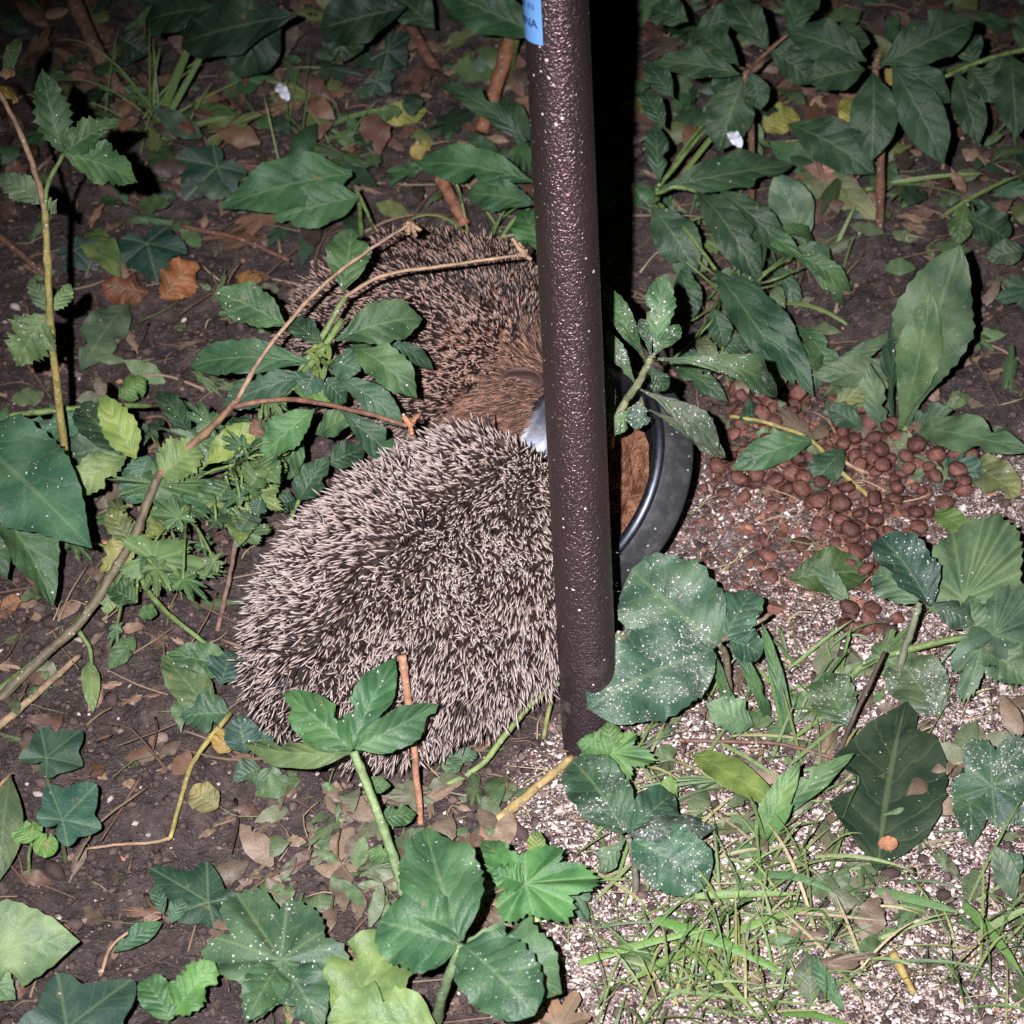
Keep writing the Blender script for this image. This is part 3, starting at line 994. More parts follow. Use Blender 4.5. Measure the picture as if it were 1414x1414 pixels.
# --- glossy shrub sprig before the rear hedgehog
p = plant("glossy_sprig", "sprig of glossy dark green leaves in front of the rear hedgehog", (352, 760))
st(p, [(352, 752, -.004), (350, 660, .05), (372, 570, .10), (400, 535, .125), (440, 490, .15), (472, 440, .165)], .0030, .0020, STEM)
st(p, [(400, 535, .125), (418, 508, .135), (478, 408, .17)], .0022, .0017, (.16, .21, .08))
st(p, [(476, 410, .17), (530, 380, .18), (620, 366, .185), (722, 352, .19)], .0012, .0009, STRAW, "dry_stalk")
c0 = G(724, 352, .19)
for k in range(5):
    st(p, [c0, c0 + rng.normal(size=3) * .0035], .0016, .0012, STRAW, "seed_tip", raw=True, seg=5)
for b_, t_, ww, cc, kw in [
    ((396, 450, .15), (297, 402, .165), 62, GR, {}), ((474, 402, .17), (486, 316, .185), 66, GR, {}),
    ((464, 470, .16), (583, 440, .16), 66, GR, dict(arch=.22)), ((484, 478, .155), (576, 550, .14), 58, GR, dict(arch=.25)),
    ((436, 502, .14), (262, 506, .12), 54, (.045, .125, .05), dict(arch=.2)), ((430, 516, .135), (306, 562, .115), 50, TE, dict(arch=.16)),
    ((468, 522, .14), (556, 590, .12), 42, TE, dict(arch=.2)), ((398, 534, .13), (474, 556, .125), 34, (.085, .19, .045), {}),
    ((434, 566, .12), (364, 632, .10), 56, (.06, .16, .05), {}), ((470, 566, .12), (556, 650, .08), 46, DK, dict(arch=.25)),
    ((436, 600, .09), (496, 566, .11), 40, GR, {}), ((420, 600, .08), (386, 660, .05), 46, GR, {}),
    ((448, 478, .15), (400, 440, .15), 36, DK, {}), ((455, 500, .15), (498, 512, .15), 50, TE, {}),
    ((445, 520, .14), (478, 556, .125), 38, DK, {}), ((440, 505, .14), (420, 546, .13), 44, TE, {}),
    ((530, 470, .14), (598, 510, .12), 26, DK, {})]:
    lf(p, "ellip", b_, t_, ww, cc, .3, teeth=9, tooth=.06, mat="leafgl", **kw)
lf(p, "ovate", (412, 690, .04), (455, 630, .06), 48, DK, .15, teeth=6, tooth=.04)
lf(p, "ovate", (452, 640, .05), (506, 618, .05), 42, DK, .1, teeth=6, tooth=.04)
lf(p, "ovate", (408, 690, .035), (374, 700, .035), 34, DK, .15)
st(p, [(400, 755, .0), (408, 700, .03), (452, 640, .05)], .0015, .001, STEM, "leaf_stalk")
for k in range(14):
    c0 = G(443 + random.uniform(-14, 16), 494 + random.uniform(-18, 18), .16)
    V, f, UV = leaf_geo("narrow", c0, c0 + nrm(rng.normal(size=3) + np.array([0, -.6, .8])) * .010, .003)
    mesh_obj("bud_leaf", V, f, M["leaf"], p, attrs={"luv": ("FLOAT_VECTOR", UV)}, color=(.2, .27, .08, .2))

# --- dusty sprig right of the pole, over the bowl
p = plant("dusty_sprig", "sprig of dust speckled narrow leaves right of the pole above the bowl", (842, 650))
st(p, [(842, 650, -.004), (846, 590, 0.115), (866, 552, 0.140), (882, 528, 0.155), (896, 500, 0.170), (902, 490, 0.175)], .0024, .002, (.2, .22, .12))
for b_, t_, ww, cc, kw in [
    ((893, 500, 0.170), (833, 388, 0.185), 34, GR, dict(arch=-.12)), ((904, 490, 0.175), (914, 380, 0.205), 48, (.07, .17, .06), dict(arch=.1)),
    ((906, 488, 0.175), (938, 448, 0.185), 32, GR, {}), ((908, 496, 0.175), (1072, 556, 0.125), 56, (.07, .14, .065), dict(arch=.34)),
    ((880, 532, 0.155), (838, 454, 0.165), 26, GY, dict(arch=-.1)), ((848, 592, 0.135), (832, 496, 0.155), 26, GY, dict(arch=-.2)),
    ((884, 538, 0.155), (992, 620, 0.115), 44, (.085, .12, .075), dict(arch=.16)), ((896, 566, 0.145), (1002, 632, 0.100), 34, (.085, .12, .075), dict(arch=.12)),
    ((880, 556, 0.150), (842, 600, 0.135), 30, (.08, .16, .05), {}), ((886, 548, 0.155), (880, 594, 0.140), 38, TE, dict(curl=.4)),
    ((896, 505, 0.170), (918, 540, 0.155), 32, DK, {}), ((900, 498, 0.173), (884, 440, 0.175), 20, GY, {})]:
    lf(p, "lance", b_, t_, ww, cc, .85, teeth=8, tooth=.07, **kw)

# --- dark shrub in the upper right corner
p = plant("dark_shrub", "dark leafy shrub filling the upper right corner", (1215, 330))
root(p, (1208, 94, .13), .0032, TWIG)
for b_, t_, ww, cc in [
    ((1216, 90, .13), (1346, 28, .15), 74, DK), ((1196, 84, .13), (1086, 44, .14), 62, DK), ((1194, 96, .125), (1114, 112, .12), 60, DK),
    ((1206, 100, .13), (1203, 222, .09), 68, DK), ((1232, 90, .13), (1303, 226, .085), 66, DK), ((1236, 90, .12), (1312, 142, .10), 46, DK)]:
    lf(p, "ellip", b_, t_, ww, cc, .05, teeth=9, tooth=.02, arch=.14, mat="leafgl")
st(p, [(1208, 94, .13), (1212, 80, .135), (1215, 70, .14)], .0025, .002, (.16, .13, .07), "shoot")

p = plant("shrub_branch", "shrub branch entering from the right edge near the top with drooping oval leaves", (1440, 330))
root(p, (1440, 60, .11), .003, TWIG)
st(p, [(1440, 62, .11), (1390, 74, .11), (1345, 88, .105), (1300, 108, .10)], .002, .0014, STEM, "shoot")
for b_, t_, ww in [((1384, 76, .11), (1372, 136, .09), 48), ((1395, 74, .11), (1404, 190, .08), 60), ((1338, 92, .105), (1378, 142, .09), 44),
                   ((1320, 100, .10), (1352, 200, .07), 46), ((1410, 70, .11), (1430, 20, .12), 50), ((1345, 92, .10), (1330, 44, .11), 44)]:
    lf(p, "ellip", b_, t_, ww, DK, .05, teeth=8, tooth=.02, mat="leafgl")

p = plant("shrub_shoot", "dark leafy shoot right of the pole's shadow at the top of the picture", (1040, 300))
root(p, (1028, 104, .12), .0026, TWIG)
for b_, t_, ww in [((1022, 103, .12), (905, 86, .12), 46), ((1036, 100, .12), (1050, 152, .10), 36), ((1028, 106, .11), (992, 208, .07), 70),
                   ((1062, 70, .12), (1006, -8, .14), 50), ((1090, 46, .13), (1122, -16, .14), 46), ((1092, 48, .13), (1202, 60, .12), 56),
                   ((1060, 68, .12), (1124, 116, .10), 46), ((1068, 60, .11), (1150, 92, .10), 46), ((1020, 90, .11), (960, 44, .11), 44),
                   ((950, 30, .12), (900, 10, .12), 50), ((1010, 96, .10), (1000, 150, .09), 46), ((960, 42, .11), (1030, 20, .12), 46)]:
    lf(p, "ellip", b_, t_, ww, DK, .06, teeth=8, tooth=.03, mat="leafgl")
st(p, [(1028, 104, .12), (1050, 80, .12), (1090, 46, .13)], .0018, .0012, TWIG, "shoot")

p = plant("arching_shoot", "shoot with long arching leaves beside the black shadow of the pole", (905, 330))
root(p, (908, 262, .07), .0024, STEM)
for b_, t_, ww, cc, kw in [
    ((912, 260, .075), (1096, 228, .07), 58, DK, dict(arch=.10)), ((910, 252, .08), (904, 172, .10), 34, DK, {}),
    ((918, 178, .09), (890, 126, .10), 32, DK, {}), ((930, 136, .09), (893, 86, .10), 36, DK, {}),
    ((962, 264, .075), (1050, 398, .04), 58, DK, dict(arch=.24)), ((992, 262, .07), (1094, 360, .04), 44, DK, dict(arch=.22)),
    ((900, 286, .07), (962, 378, .045), 64, DK, dict(arch=.16)), ((988, 372, .06), (1098, 532, .03), 56, DK, dict(arch=.18)),
    ((1012, 376, .06), (1124, 548, .025), 60, DK, dict(arch=.16)), ((940, 372, .06), (958, 440, .04), 40, DK, {}),
    ((985, 425, .05), (1000, 480, .03), 34, DK, {})]:
    lf(p, "ellip", b_, t_, ww, cc, .12, teeth=12, tooth=.03, **kw)
for a_, b_ in [((905, 268, .07), (962, 264, .075)), ((905, 262, .06), (1040, 118, .07)), ((905, 270, .05), (990, 150, .06)), ((908, 280, .06), (988, 372, .06))]:
    st(p, [a_, ((a_[0] + b_[0]) / 2, (a_[1] + b_[1]) / 2 - 8, (a_[2] + b_[2]) / 2 + .008), b_], .0016, .0012, STEM, "leaf_stalk")

p = plant("spotted_shrub_leaf", "single dark drooping leaf left of the fallen pink brown leaf, upper right", (1150, 290))
root(p, (1090, 176, .06), .002, TWIG)
lf(p, "ellip", (1088, 172, .065), (1208, 240, .05), 70, DK, .05, arch=.16, mat="leafgl")

p = plant("pale_leaf_sapling", "pale upright leaf with its grey underside showing, upper right of the pole", (1115, 345))
lf(p, "ellip", (1112, 338, .015), (1070, 238, .06), 62, PU, .05, arch=.05)
st(p, [(1117, 350, -.002), (1112, 336, .016)], .0016, .0012, STEM)

# --- upright grey green leaves right of the kibble
p = plant("upright_leaf_plant", "plant with two tall upright grey green leaves behind the spilled kibble", (1240, 612))
st(p, [(1238, 614, -.003), (1243, 602, .006), (1252, 588, .014)], .003, .0026, STEM)
lf(p, "lance", (1250, 592, .012), (1326, 338, .14), 118, (.088, .155, .085), .15, teeth=15, tooth=.05, arch=.06, fold=.15)
lf(p, "lance", (1240, 598, .012), (1286, 402, .11), 66, (.085, .165, .07), .12, teeth=11, tooth=.05, arch=.10, fold=.2)
lf(p, "lance", (1236, 596, .012), (1256, 410, .09), 44, DK, .3, teeth=10, tooth=.04, roll=.9)
lf(p, "ellip", (1258, 590, .016), (1424, 624, .045), 58, (.088, .16, .08), .15, teeth=12, tooth=.03, arch=.14)
lf(p, "lance", (1252, 594, .01), (1316, 566, .04), 40, GY, .3, teeth=8)
lf(p, "lance", (1224, 606, .008), (1200, 500, .06), 40, GY, .2, teeth=8, roll=.4)
lf(p, "ellip", (1300, 648, .012), (1216, 606, .012), 46, (.10, .14, .075), .15, teeth=8)
lf(p, "ellip", (1320, 672, .012), (1238, 634, .012), 40, (.10, .14, .075), .2, teeth=8)
lf(p, "ellip", (1306, 630, .015), (1352, 668, .01), 50, TE, .4)

p = plant("flat_leaf_sprig", "sprig with flat pale leaf lying just above the kibble", (1150, 545))
lf(p, "ellip", (1250, 512, .03), (1120, 518, .035), 46, (.088, .155, .075), .1, teeth=9, tooth=.03)
lf(p, "narrow", (1140, 520, .03), (1236, 462, .045), 24, GY, .1)
lf(p, "narrow", (1150, 560, .02), (1232, 530, .03), 30, (.13, .17, .05), .1)
lf(p, "lance", (1200, 600, .012), (1140, 560, .03), 34, DK, .3)
st(p, [(1150, 548, -.002), (1180, 530, .02), (1250, 512, .03)], .0016, .0012, STEM)

p = plant("kibble_leaf_sprig", "small sprig with two drooping leaves lying across the kibble", (1215, 690))
st(p, [(1205, 690, .006), (1165, 655, .022), (1120, 608, .03), (1060, 584, .028), (1008, 575, .024)], .0015, .0012, YST)
lf(p, "ellip", (1128, 606, .03), (1010, 648, .02), 46, (.05, .12, .055), .15, teeth=9, tooth=.02, arch=.15)
lf(p, "ellip", (1166, 620, .028), (1112, 682, .014), 46, DK, .1, arch=.2)
lf(p, "ellip", (1020, 580, .026), (1062, 568, .02), 44, DK, .1)
st(p, [(1150, 628, .026), (1190, 650, .02), (1240, 662, .012)], .0013, .001, STRAW, "leaf_stalk")

# --- lobed plant at the right edge
p = plant("folded_leaf_plant", "plant at the right edge with a dark folded dusty leaf and a broad fan leaf", (1250, 960))
st(p, [(1235, 962, -.004), (1245, 910, .02), (1262, 860, .045), (1270, 832, .055)], .0024, .0018, (.17, .19, .13))
st(p, [(1150, 960, 0), (1200, 915, .015), (1290, 888, .03), (1370, 875, .04)], .0022, .0018, STEM)
lf(p, "round", (1284, 836, .062), (1216, 742, .075), 74, (.03, .075, .05), .55, teeth=9, tooth=.06, fold=.55, roll=-.3)
lf(p, "round", (1266, 832, .052), (1208, 790, .05), 60, (.085, .15, .09), .25, teeth=7, tooth=.1)
lf(p, "lance", (1280, 830, .06), (1346, 862, .05), 44, (.05, .09, .055), .55, curl=.5)
lf(p, "fan", (1330, 828, .05), (1396, 706, .075), 150, (.088, .155, .08), .2, teeth=1, tooth=.05, fold=.7)
lf(p, "fan", (1372, 878, .05), (1430, 792, .06), 90, GY, .25, teeth=1, tooth=.06)
lf(p, "ovate", (1345, 880, .045), (1338, 822, .055), 50, (.085, .15, .075), .25, teeth=7, tooth=.12)
lf(p, "ovate", (1356, 890, .045), (1424, 946, .03), 66, (.075, .14, .075), .35, teeth=8, tooth=.12)
lf(p, "dusty", (1360, 884, .045), (1330, 968, .03), 80, (.085, .15, .08), .45, teeth=1, tooth=.1)
lf(p, "ovate", (1370, 876, .045), (1412, 850, .045), 48, (.07, .14, .07), .3, teeth=8, tooth=.12)
lf(p, "cut", (1218, 905, .02), (1260, 860, .03), 50, (.09, .15, .065), .3, teeth=1)

p = plant("dusty_fan_plant", "broad leaf coated in pale dust cut off by the right edge near the bottom", (1420, 1130))
lf(p, "dusty", (1370, 1085, .03), (1420, 1010, .045), 130, (.045, .105, .055), 1.0, teeth=1, tooth=.08)
lf(p, "fan", (1350, 1072, .028), (1440, 1120, .02), 120, (.045, .105, .055), 1.0, teeth=1, tooth=.06)
lf(p, "ellip", (1330, 1060, .022), (1342, 1168, .012), 52, DK, .5, teeth=6)
root(p, (1360, 1078, .03), .002, STEM)
lf(p, "ellip", (1372, 1220, .008), (1410, 1178, .02), 40, GY, .2)

# --- crenate dusty leaves right of the foot of the pole
p = plant("dust_covered_plant", "plant with two large scalloped dust covered leaves at the foot of the pole", (1010, 960))
root(p, (992, 888, .05), .0022, (.18, .15, .10))
lf(p, "round", (990, 892, .05), (872, 786, .062), 142, (.055, .125, .070), .8, teeth=9, tooth=.05, fold=.15, arch=.05)
lf(p, "round", (985, 898, .05), (812, 978, .045), 140, (.055, .12, .070), 1.25, teeth=12, tooth=.04, fold=.12, arch=.06)
lf(p, "round", (1000, 884, .05), (1040, 818, .055), 62, (.06, .13, .07), .5, teeth=7, tooth=.08)
lf(p, "round", (1008, 884, .048), (1052, 904, .04), 50, TE, .4, teeth=6, tooth=.08)
lf(p, "round", (976, 900, .045), (960, 942, .03), 40, TE, .8)
st(p, [(984, 888, .05), (1030, 868, .05), (1064, 848, .05)], .0018, .0012, (.2, .15, .11), "leaf_stalk")
lf(p, "ellip", (1040, 1002, .008), (975, 972, .025), 56, (.10, .19, .09), .2, teeth=10, tooth=.08)
lf(p, "strap", (1010, 990, .005), (985, 900, .04), 16, GR, .2)
lf(p, "strap", (1060, 990, .005), (1000, 868, .05), 18, GR, .2, arch=.25)
lf(p, "strap", (1090, 1010, .005), (1052, 860, .045), 20, (.07, .15, .07), .2, arch=.2)

p = plant("crinkled_seedling", "small bright crinkled leaf rosette against the foot of the pole", (850, 1075))
root(p, (848, 1042, .045), .0018, STEM)
lf(p, "dusty", (846, 1040, .046), (902, 1046, .05), 84, BT, .12, teeth=1, tooth=.1, fold=1.0, wavy=.12)
lf(p, "ovate", (844, 1040, .046), (796, 1026, .05), 46, BT, .12, teeth=6, tooth=.1, wavy=.12)
lf(p, "ovate", (846, 1038, .046), (838, 996, .055), 40, BT, .12, teeth=6, tooth=.1, wavy=.1)
lf(p, "ovate", (848, 1042, .044), (850, 1082, .035), 34, BT, .1, teeth=5)

p = plant("dark_dusty_rosette", "dark dusty rosette with curled edges below the foot of the pole", (880, 1240))
root(p, (868, 1158, .04), .002, (.17, .17, .13))
lf(p, "round", (862, 1150, .042), (790, 1050, .05), 84, (.036, .095, .052), .75, teeth=7, tooth=.04)
lf(p, "ellip", (866, 1154, .044), (990, 1142, .04), 48, (.045, .075, .055), 1.1, curl=.7)
lf(p, "round", (874, 1160, .040), (978, 1218, .025), 96, (.042, .115, .06), .8, teeth=9, tooth=.03)
lf(p, "ellip", (866, 1150, .042), (930, 1096, .035), 60, (.04, .10, .055), .7)
lf(p, "lance", (864, 1158, .035), (826, 1204, .02), 34, GY, .6)

# --- three part leaf at the bottom centre
p = plant("trifoliate_plant", "big three part dark leaf with pale specks at the bottom centre", (600, 1425))
st(p, [(600, 1425, -.003), (612, 1370, .05), (636, 1305, .085)], .003, .0022, (.15, .22, .11))
lf(p, "ovate", (636, 1300, .088), (588, 1142, .10), 122, (.040, .115, .048), .28, teeth=12, tooth=.05, fold=.4)
lf(p, "round", (632, 1304, .086), (524, 1272, .09), 122, (.042, .12, .048), .25, teeth=10, tooth=.05)
lf(p, "round", (640, 1306, .086), (738, 1402, .08), 112, (.040, .115, .05), .35, teeth=10, tooth=.05)
lf(p, "ovate", (645, 1300, .075), (776, 1372, .055), 126, (.085, .17, .075), .05, teeth=12, tooth=.06)

p = plant("glossy_bright_plant", "bright green wrinkled glossy leaf just right of the big three part leaf", (735, 1300))
root(p, (728, 1218, .05), .002, STEM)
lf(p, "dusty", (726, 1220, .055), (832, 1205, .06), 130, (.05, .165, .04), .18, teeth=1, tooth=.08, fold=1.0, mat="cut", wavy=.1)
lf(p, "ovate", (724, 1220, .055), (676, 1204, .06), 50, (.05, .165, .04), .1, teeth=7, tooth=.1)
lf(p, "ovate", (722, 1224, .052), (664, 1160, .05), 46, BT, .1, teeth=7)
st(p, [(740, 1300, 0), (738, 1200, .03), (742, 1155, .04)], .0035, .003, (.24, .34, .11), "shoot")
lf(p, "narrow", (741, 1185, .04), (742, 1146, .046), 26, YG, .05)
lf(p, "dusty", (790, 1230, .03), (812, 1270, .02), 50, TE, .2, teeth=1)

# --- trifoliate leaf in front of the hedgehog
p = plant("three_leaf_sprout", "sprout with three folded leaves on a pale stalk before the front hedgehog", (566, 1262))
st(p, [(566, 1262, -.003), (545, 1190, .03), (515, 1105, .065), (488, 1038, .09)], .0030, .0022, (.20, .29, .13))
lf(p, "ovate", (486, 1036, .09), (392, 956, .10), 70, (.05, .14, .045), .3, teeth=8, tooth=.05, fold=.5, roll=.3)
lf(p, "ovate", (484, 1034, .09), (546, 908, .11), 60, (.04, .12, .045), .25, teeth=8, tooth=.05, fold=.5)
lf(p, "ovate", (490, 1034, .09), (606, 972, .095), 58, (.07, .155, .06), .1, teeth=8, tooth=.04, fold=.6, roll=-.5)
lf(p, "narrow", (484, 1038, .09), (338, 1026, .07), 40, (.10, .15, .06), .15, fold=.6, roll=.7)
lf(p, "ovate", (505, 1085, .05), (540, 1085, .05), 26, GR, .1)
lf(p, "ovate", (525, 1130, .04), (575, 1125, .035), 34, GR, .1)
lf(p, "round", (550, 1180, .03), (508, 1182, .03), 26, BT, .1)

p = plant("small_herb", "small herb with one serrated leaf before the front hedgehog's flank", (628, 1070))
st(p, [(628, 1070, -.003), (620, 1010, .03), (622, 952, .055)], .0016, .0013, STEM)
lf(p, "ovate", (622, 950, .055), (700, 922, .06), 46, (.085, .17, .065), .1, teeth=8, tooth=.12)
lf(p, "narrow", (622, 950, .055), (572, 972, .05), 24, GY, .1, fold=.6)
lf(p, "narrow", (624, 955, .054), (670, 985, .04), 22, DK, .1, fold=.6)
for k in range(5):
    a = random.uniform(0, 6.28)
    lf(p, "round", (626, 1046, .015), (626 + 34 * math.cos(a), 1046 + 22 * math.sin(a), .014), 22, GY, .1)

# --- ivy
def ivy(label, foot, centre, tip, size, c=(.024, .07, .046), dust=.12, **k):
    q = plant("ivy_sprig", label, foot, "ivy", "ivy sprigs")
    root(q, centre, .0014, (.12, .14, .07))
    lf(q, "ivy", centre, tip, size, c, dust, **k)
    return q


ivy("ivy leaf alone on bare soil, upper of two at the lower left", (66, 1090), (64, 1046, .03), (118, 1000, .03), 92, (.034, .085, .06), .18, arch=.05)
ivy("shiny ivy leaf just above the round leaved seedling", (88, 1180), (86, 1132, .035), (134, 1082, .04), 118, (.026, .085, .052), .2, arch=.05)
ivy("blue green ivy leaf cut off by the bottom edge, lower left corner", (60, 1480), (92, 1420, .05), (190, 1340, .05), 170, (.04, .095, .075), .06)
ivy("very dark ivy leaf behind the dusty lobed leaf at lower left", (275, 1262), (288, 1246, .02), (208, 1196, .025), 110, (.017, .05, .028), .06)
ivy("dark ivy leaf below the upper left grass tuft", (306, 250), (300, 230, .03), (250, 276, .02), 118, (.020, .055, .040), .05)
ivy("dark ivy leaf above the orange fallen leaf, upper left", (205, 375), (203, 336, .025), (218, 390, .015), 120, (.020, .062, .046), .06)
ivy("small ivy leaf left of the pale curved leaf", (100, 375), (102, 345, .02), (130, 372, .012), 74, (.022, .06, .05), .05)
ivy("dark ivy leaf beside the reddish stick near the top", (540, 100), (535, 70, .03), (566, 92, .02), 90, (.018, .045, .028), .02)
ivy("small ivy leaf between the two brown sticks near the top", (522, 130), (520, 112, .02), (540, 132, .012), 54, (.026, .07, .05), .02)

# --- round leaved seedling
p = plant("round_seedling", "tiny bright green seedling with round seed leaves at the lower left", (38, 1215))
root(p, (44, 1164, .025), .0012, STEM)
for t_ in [((44, 1162, .026), (22, 1142, .028), 34), ((46, 1164, .026), (80, 1172, .024), 34), ((46, 1160, .026), (52, 1136, .028), 20)]:
    lf(p, "round", t_[0], t_[1], t_[2], (.10, .24, .05), .04, fold=.1)

# --- pale leaves in the lower left corner
p = plant("pale_broad_plant", "pale green broad leaf entering from the left near the lower corner", (-40, 1380))
lf(p, "ovate", (-70, 1325, .03), (110, 1300, .035), 130, (.15, .25, .10), .05, teeth=10, tooth=.04, fold=.1, bite=[(.45, 1, .08)])
lf(p, "ovate", (-50, 1330, .03), (22, 1380, .02), 70, (.14, .25, .09), .05, teeth=8)
root(p, (-65, 1325, .03), .002, STEM)
p = plant("drooping_leaf", "narrow grey green leaf hanging down at the left edge below the ivy", (-5, 1230))
lf(p, "ellip", (14, 1072, .035), (-2, 1218, .012), 56, (.095, .14, .07), .1)
st(p, [(-5, 1232, -.002), (-20, 1120, .03), (14, 1068, .036)], .0013, .001, STRAW)

# --- dusty lobed leaf, lower left
p = plant("dusty_lobed_plant", "large lobed leaf thickly speckled with pale dust at the lower left", (400, 1420))
root(p, (392, 1330, .04), .002, STEM)
lf(p, "dusty", (388, 1326, .042), (322, 1222, .05), 200, (.052, .115, .06), .5, teeth=1, tooth=.05, fold=.7, arch=.08)
lf(p, "ovate", (392, 1330, .04), (446, 1424, .03), 80, (.05, .11, .06), .5, teeth=8, tooth=.06)
lf(p, "ovate", (384, 1332, .04), (338, 1412, .04), 66, (.05, .12, .05), .4, teeth=7, tooth=.07)
p = plant("bright_serrate_leaf", "bright serrated leaf pair left of the dusty lobed leaf", (228, 1425))
lf(p, "round", (240, 1400, .03), (296, 1328, .05), 58, (.075, .20, .05), .08, teeth=8, tooth=.14)
lf(p, "round", (236, 1408, .03), (198, 1352, .035), 52, (.07, .17, .055), .08, teeth=7, tooth=.05)
root(p, (238, 1404, .03), .0016, STEM)
p = plant("oval_leaf_sprig", "slim sprig with small smooth oval leaves on bare soil at the lower left", (138, 1350))
st(p, [(138, 1348, -.002), (160, 1300, .012), (222, 1266, .018)], .0010, .0008, STRAW)
lf(p, "ellip", (156, 1316, .014), (224, 1274, .018), 30, (.07, .155, .07), .04)
lf(p, "ellip", (236, 1276, .016), (254, 1240, .02), 26, (.07, .15, .075), .04)
lf(p, "ellip", (226, 1264, .016), (212, 1222, .02), 22, (.06, .14, .08), .04)

p = plant("lime_leaf_plant", "large lime coloured leaf at the bottom edge left of the three part leaf", (520, 1440))
lf(p, "ovate", (470, 1420, .03), (566, 1282, .045), 124, (.16, .25, .07), .08, teeth=8, tooth=.03, roll=.3)
lf(p, "round", (600, 1420, .035), (452, 1408, .04), 110, (.18, .27, .075), .05, teeth=8, tooth=.03)
root(p, (520, 1410, .03), .002, STEM)

# --- leaves around the left side of the front hedgehog
p = plant("low_leaf_cluster", "low cluster of dull leaves touching the front hedgehog's left flank", (285, 1010))
for b_, t_, ww, cc in [((292, 990, .02), (222, 905, .03), 60, (.10, .15, .055)), ((322, 925, .025), (228, 902, .035), 52, (.055, .13, .05)),
                       ((318, 985, .02), (248, 990, .02), 60, (.05, .11, .065)), ((305, 945, .03), (322, 900, .03), 56, (.045, .10, .07)),
                       ((340, 1040, .015), (330, 985, .03), 54, (.035, .08, .06)), ((360, 1060, .012), (322, 1080, .012), 44, GY),
                       ((352, 1075, .012), (400, 1088, .012), 44, GY), ((370, 1040, .015), (350, 1008, .02), 34, TE)]:
    lf(p, "ovate", b_, t_, ww, cc, .15, teeth=7, tooth=.04)
st(p, [(318, 985, .02), (268, 1050, .016), (248, 1110, .012), (235, 1158, .008)], .0016, .0012, YST)
st(p, [(235, 1158, .008), (205, 1164, .006), (165, 1166, .006), (120, 1172, .005)], .0011, .0008, STRAW, "dry_root")
lf(p, "round", (302, 1040, .015), (316, 1008, .02), 34, (.28, .19, .04), .05, curl=.3)

# ------------------------------------------------------------------ single leaves lying on the ground
def fallen(label, kind, b, t, ww, c, dust=.1, cat="leaf", mat=None, **k):
    B = G(*b)
    q = thing("fallen_leaf", label, cat, (B[0], B[1], float(gh(B[0], B[1]))))
    lf(q, kind, b, t, ww, c, dust, name="blade", mat=mat, **k)
    return q


fallen("large dark decaying leaf lying flat on pale grit at the lower right", "ovate", (1212, 1200, .010), (1252, 968, .016), 168, (.034, .062, .034), .22, teeth=8, tooth=.03, wavy=.05, arch=.03)
fallen("small orange leaf fragment on the dark decaying leaf", "round", (1212, 1165, .022), (1240, 1166, .022), 20, (.42, .17, .09), 0)
fallen("crumpled orange brown dead leaf at the left, below an ivy leaf", "round", (226, 412, .008), (272, 362, .020), 58, (.33, .115, .035), .05, curl=.5, wavy=.2, teeth=6)
fallen("reddish brown curled dead leaf left of the orange one", "round", (205, 405, .008), (140, 392, .015), 50, (.16, .06, .035), .1, curl=.7, wavy=.2)
fallen("orange curled leaf scrap beside the rear hedgehog's tail end", "round", (325, 382, .006), (362, 386, .012), 24, (.38, .17, .06), 0, curl=.7)
fallen("fallen leaf part green part pinkish brown at the upper right", "ellip", (1100, 228, .02), (1218, 306, .014), 46, (.19, .20, .085), .05)
fallen("pinkish brown dead leaf piece above the half green fallen leaf", "ellip", (1108, 230, .025), (1188, 258, .024), 30, (.34, .17, .12), 0)
fallen("yellow leaf behind the dark shrub's hanging leaf", "ellip", (1178, 186, .02), (1168, 134, .03), 34, (.34, .33, .05), 0)
fallen("yellow leaf on the ground left of the dark shrub", "round", (1055, 180, .012), (1100, 156, .016), 44, (.27, .25, .04), .03)
fallen("small yellow leaf under the dark shrub's fork", "round", (1212, 98, .06), (1240, 116, .055), 22, (.45, .30, .06), 0)
fallen("pale yellow green curved leaf behind the tall herb", "ellip", (122, 318, .012), (166, 384, .02), 46, (.13, .20, .06), .05)
fallen("grey green leaf behind the tall herb's stem", "ellip", (178, 420, .012), (112, 512, .008), 60, (.085, .13, .07), .1)
fallen("yellow mottled leaf on soil near the top, left of the pole", "ellip", (520, 165, .010), (590, 152, .012), 38, (.26, .25, .05), .1)
fallen("small yellow leaf behind the rear hedgehog", "round", (566, 212, .010), (598, 206, .012), 28, (.30, .24, .06), .05)
fallen("bright green seed pod like leaf curl beside the leaning herb", "round", (164, 548, .03), (202, 524, .035), 36, (.11, .21, .05), 0, curl=.6)
fallen("brown curled leaf on soil left of the three leaf sprout", "round", (300, 1116, .012), (262, 1092, .016), 42, (.22, .20, .07), .05)
fallen("yellow green strap shaped leaf on pale grit, right of the dusty rosette", "narrow", (958, 1042, .012), (1086, 1118, .02), 44, (.15, .22, .035), .05, fold=.4)
fallen("green blade shaped leaf standing on pale grit beside the decaying leaf", "narrow", (1046, 1172, .006), (1106, 1050, .045), 40, (.10, .20, .065), .15)
fallen("narrow green leaf overlapping the dark decaying leaf's left edge", "narrow", (1065, 1130, .012), (1180, 1040, .035), 34, (.075, .17, .07), .3)
fallen("curled grey green leaf on the grit near the bottom edge", "ellip", (1120, 1388, .008), (1118, 1318, .022), 46, (.10, .135, .085), .2, curl=.5)
fallen("long narrow green leaf on grit close to the bottom edge", "narrow", (1164, 1396, .006), (1110, 1312, .02), 22, (.08, .18, .07), .1, arch=.2)
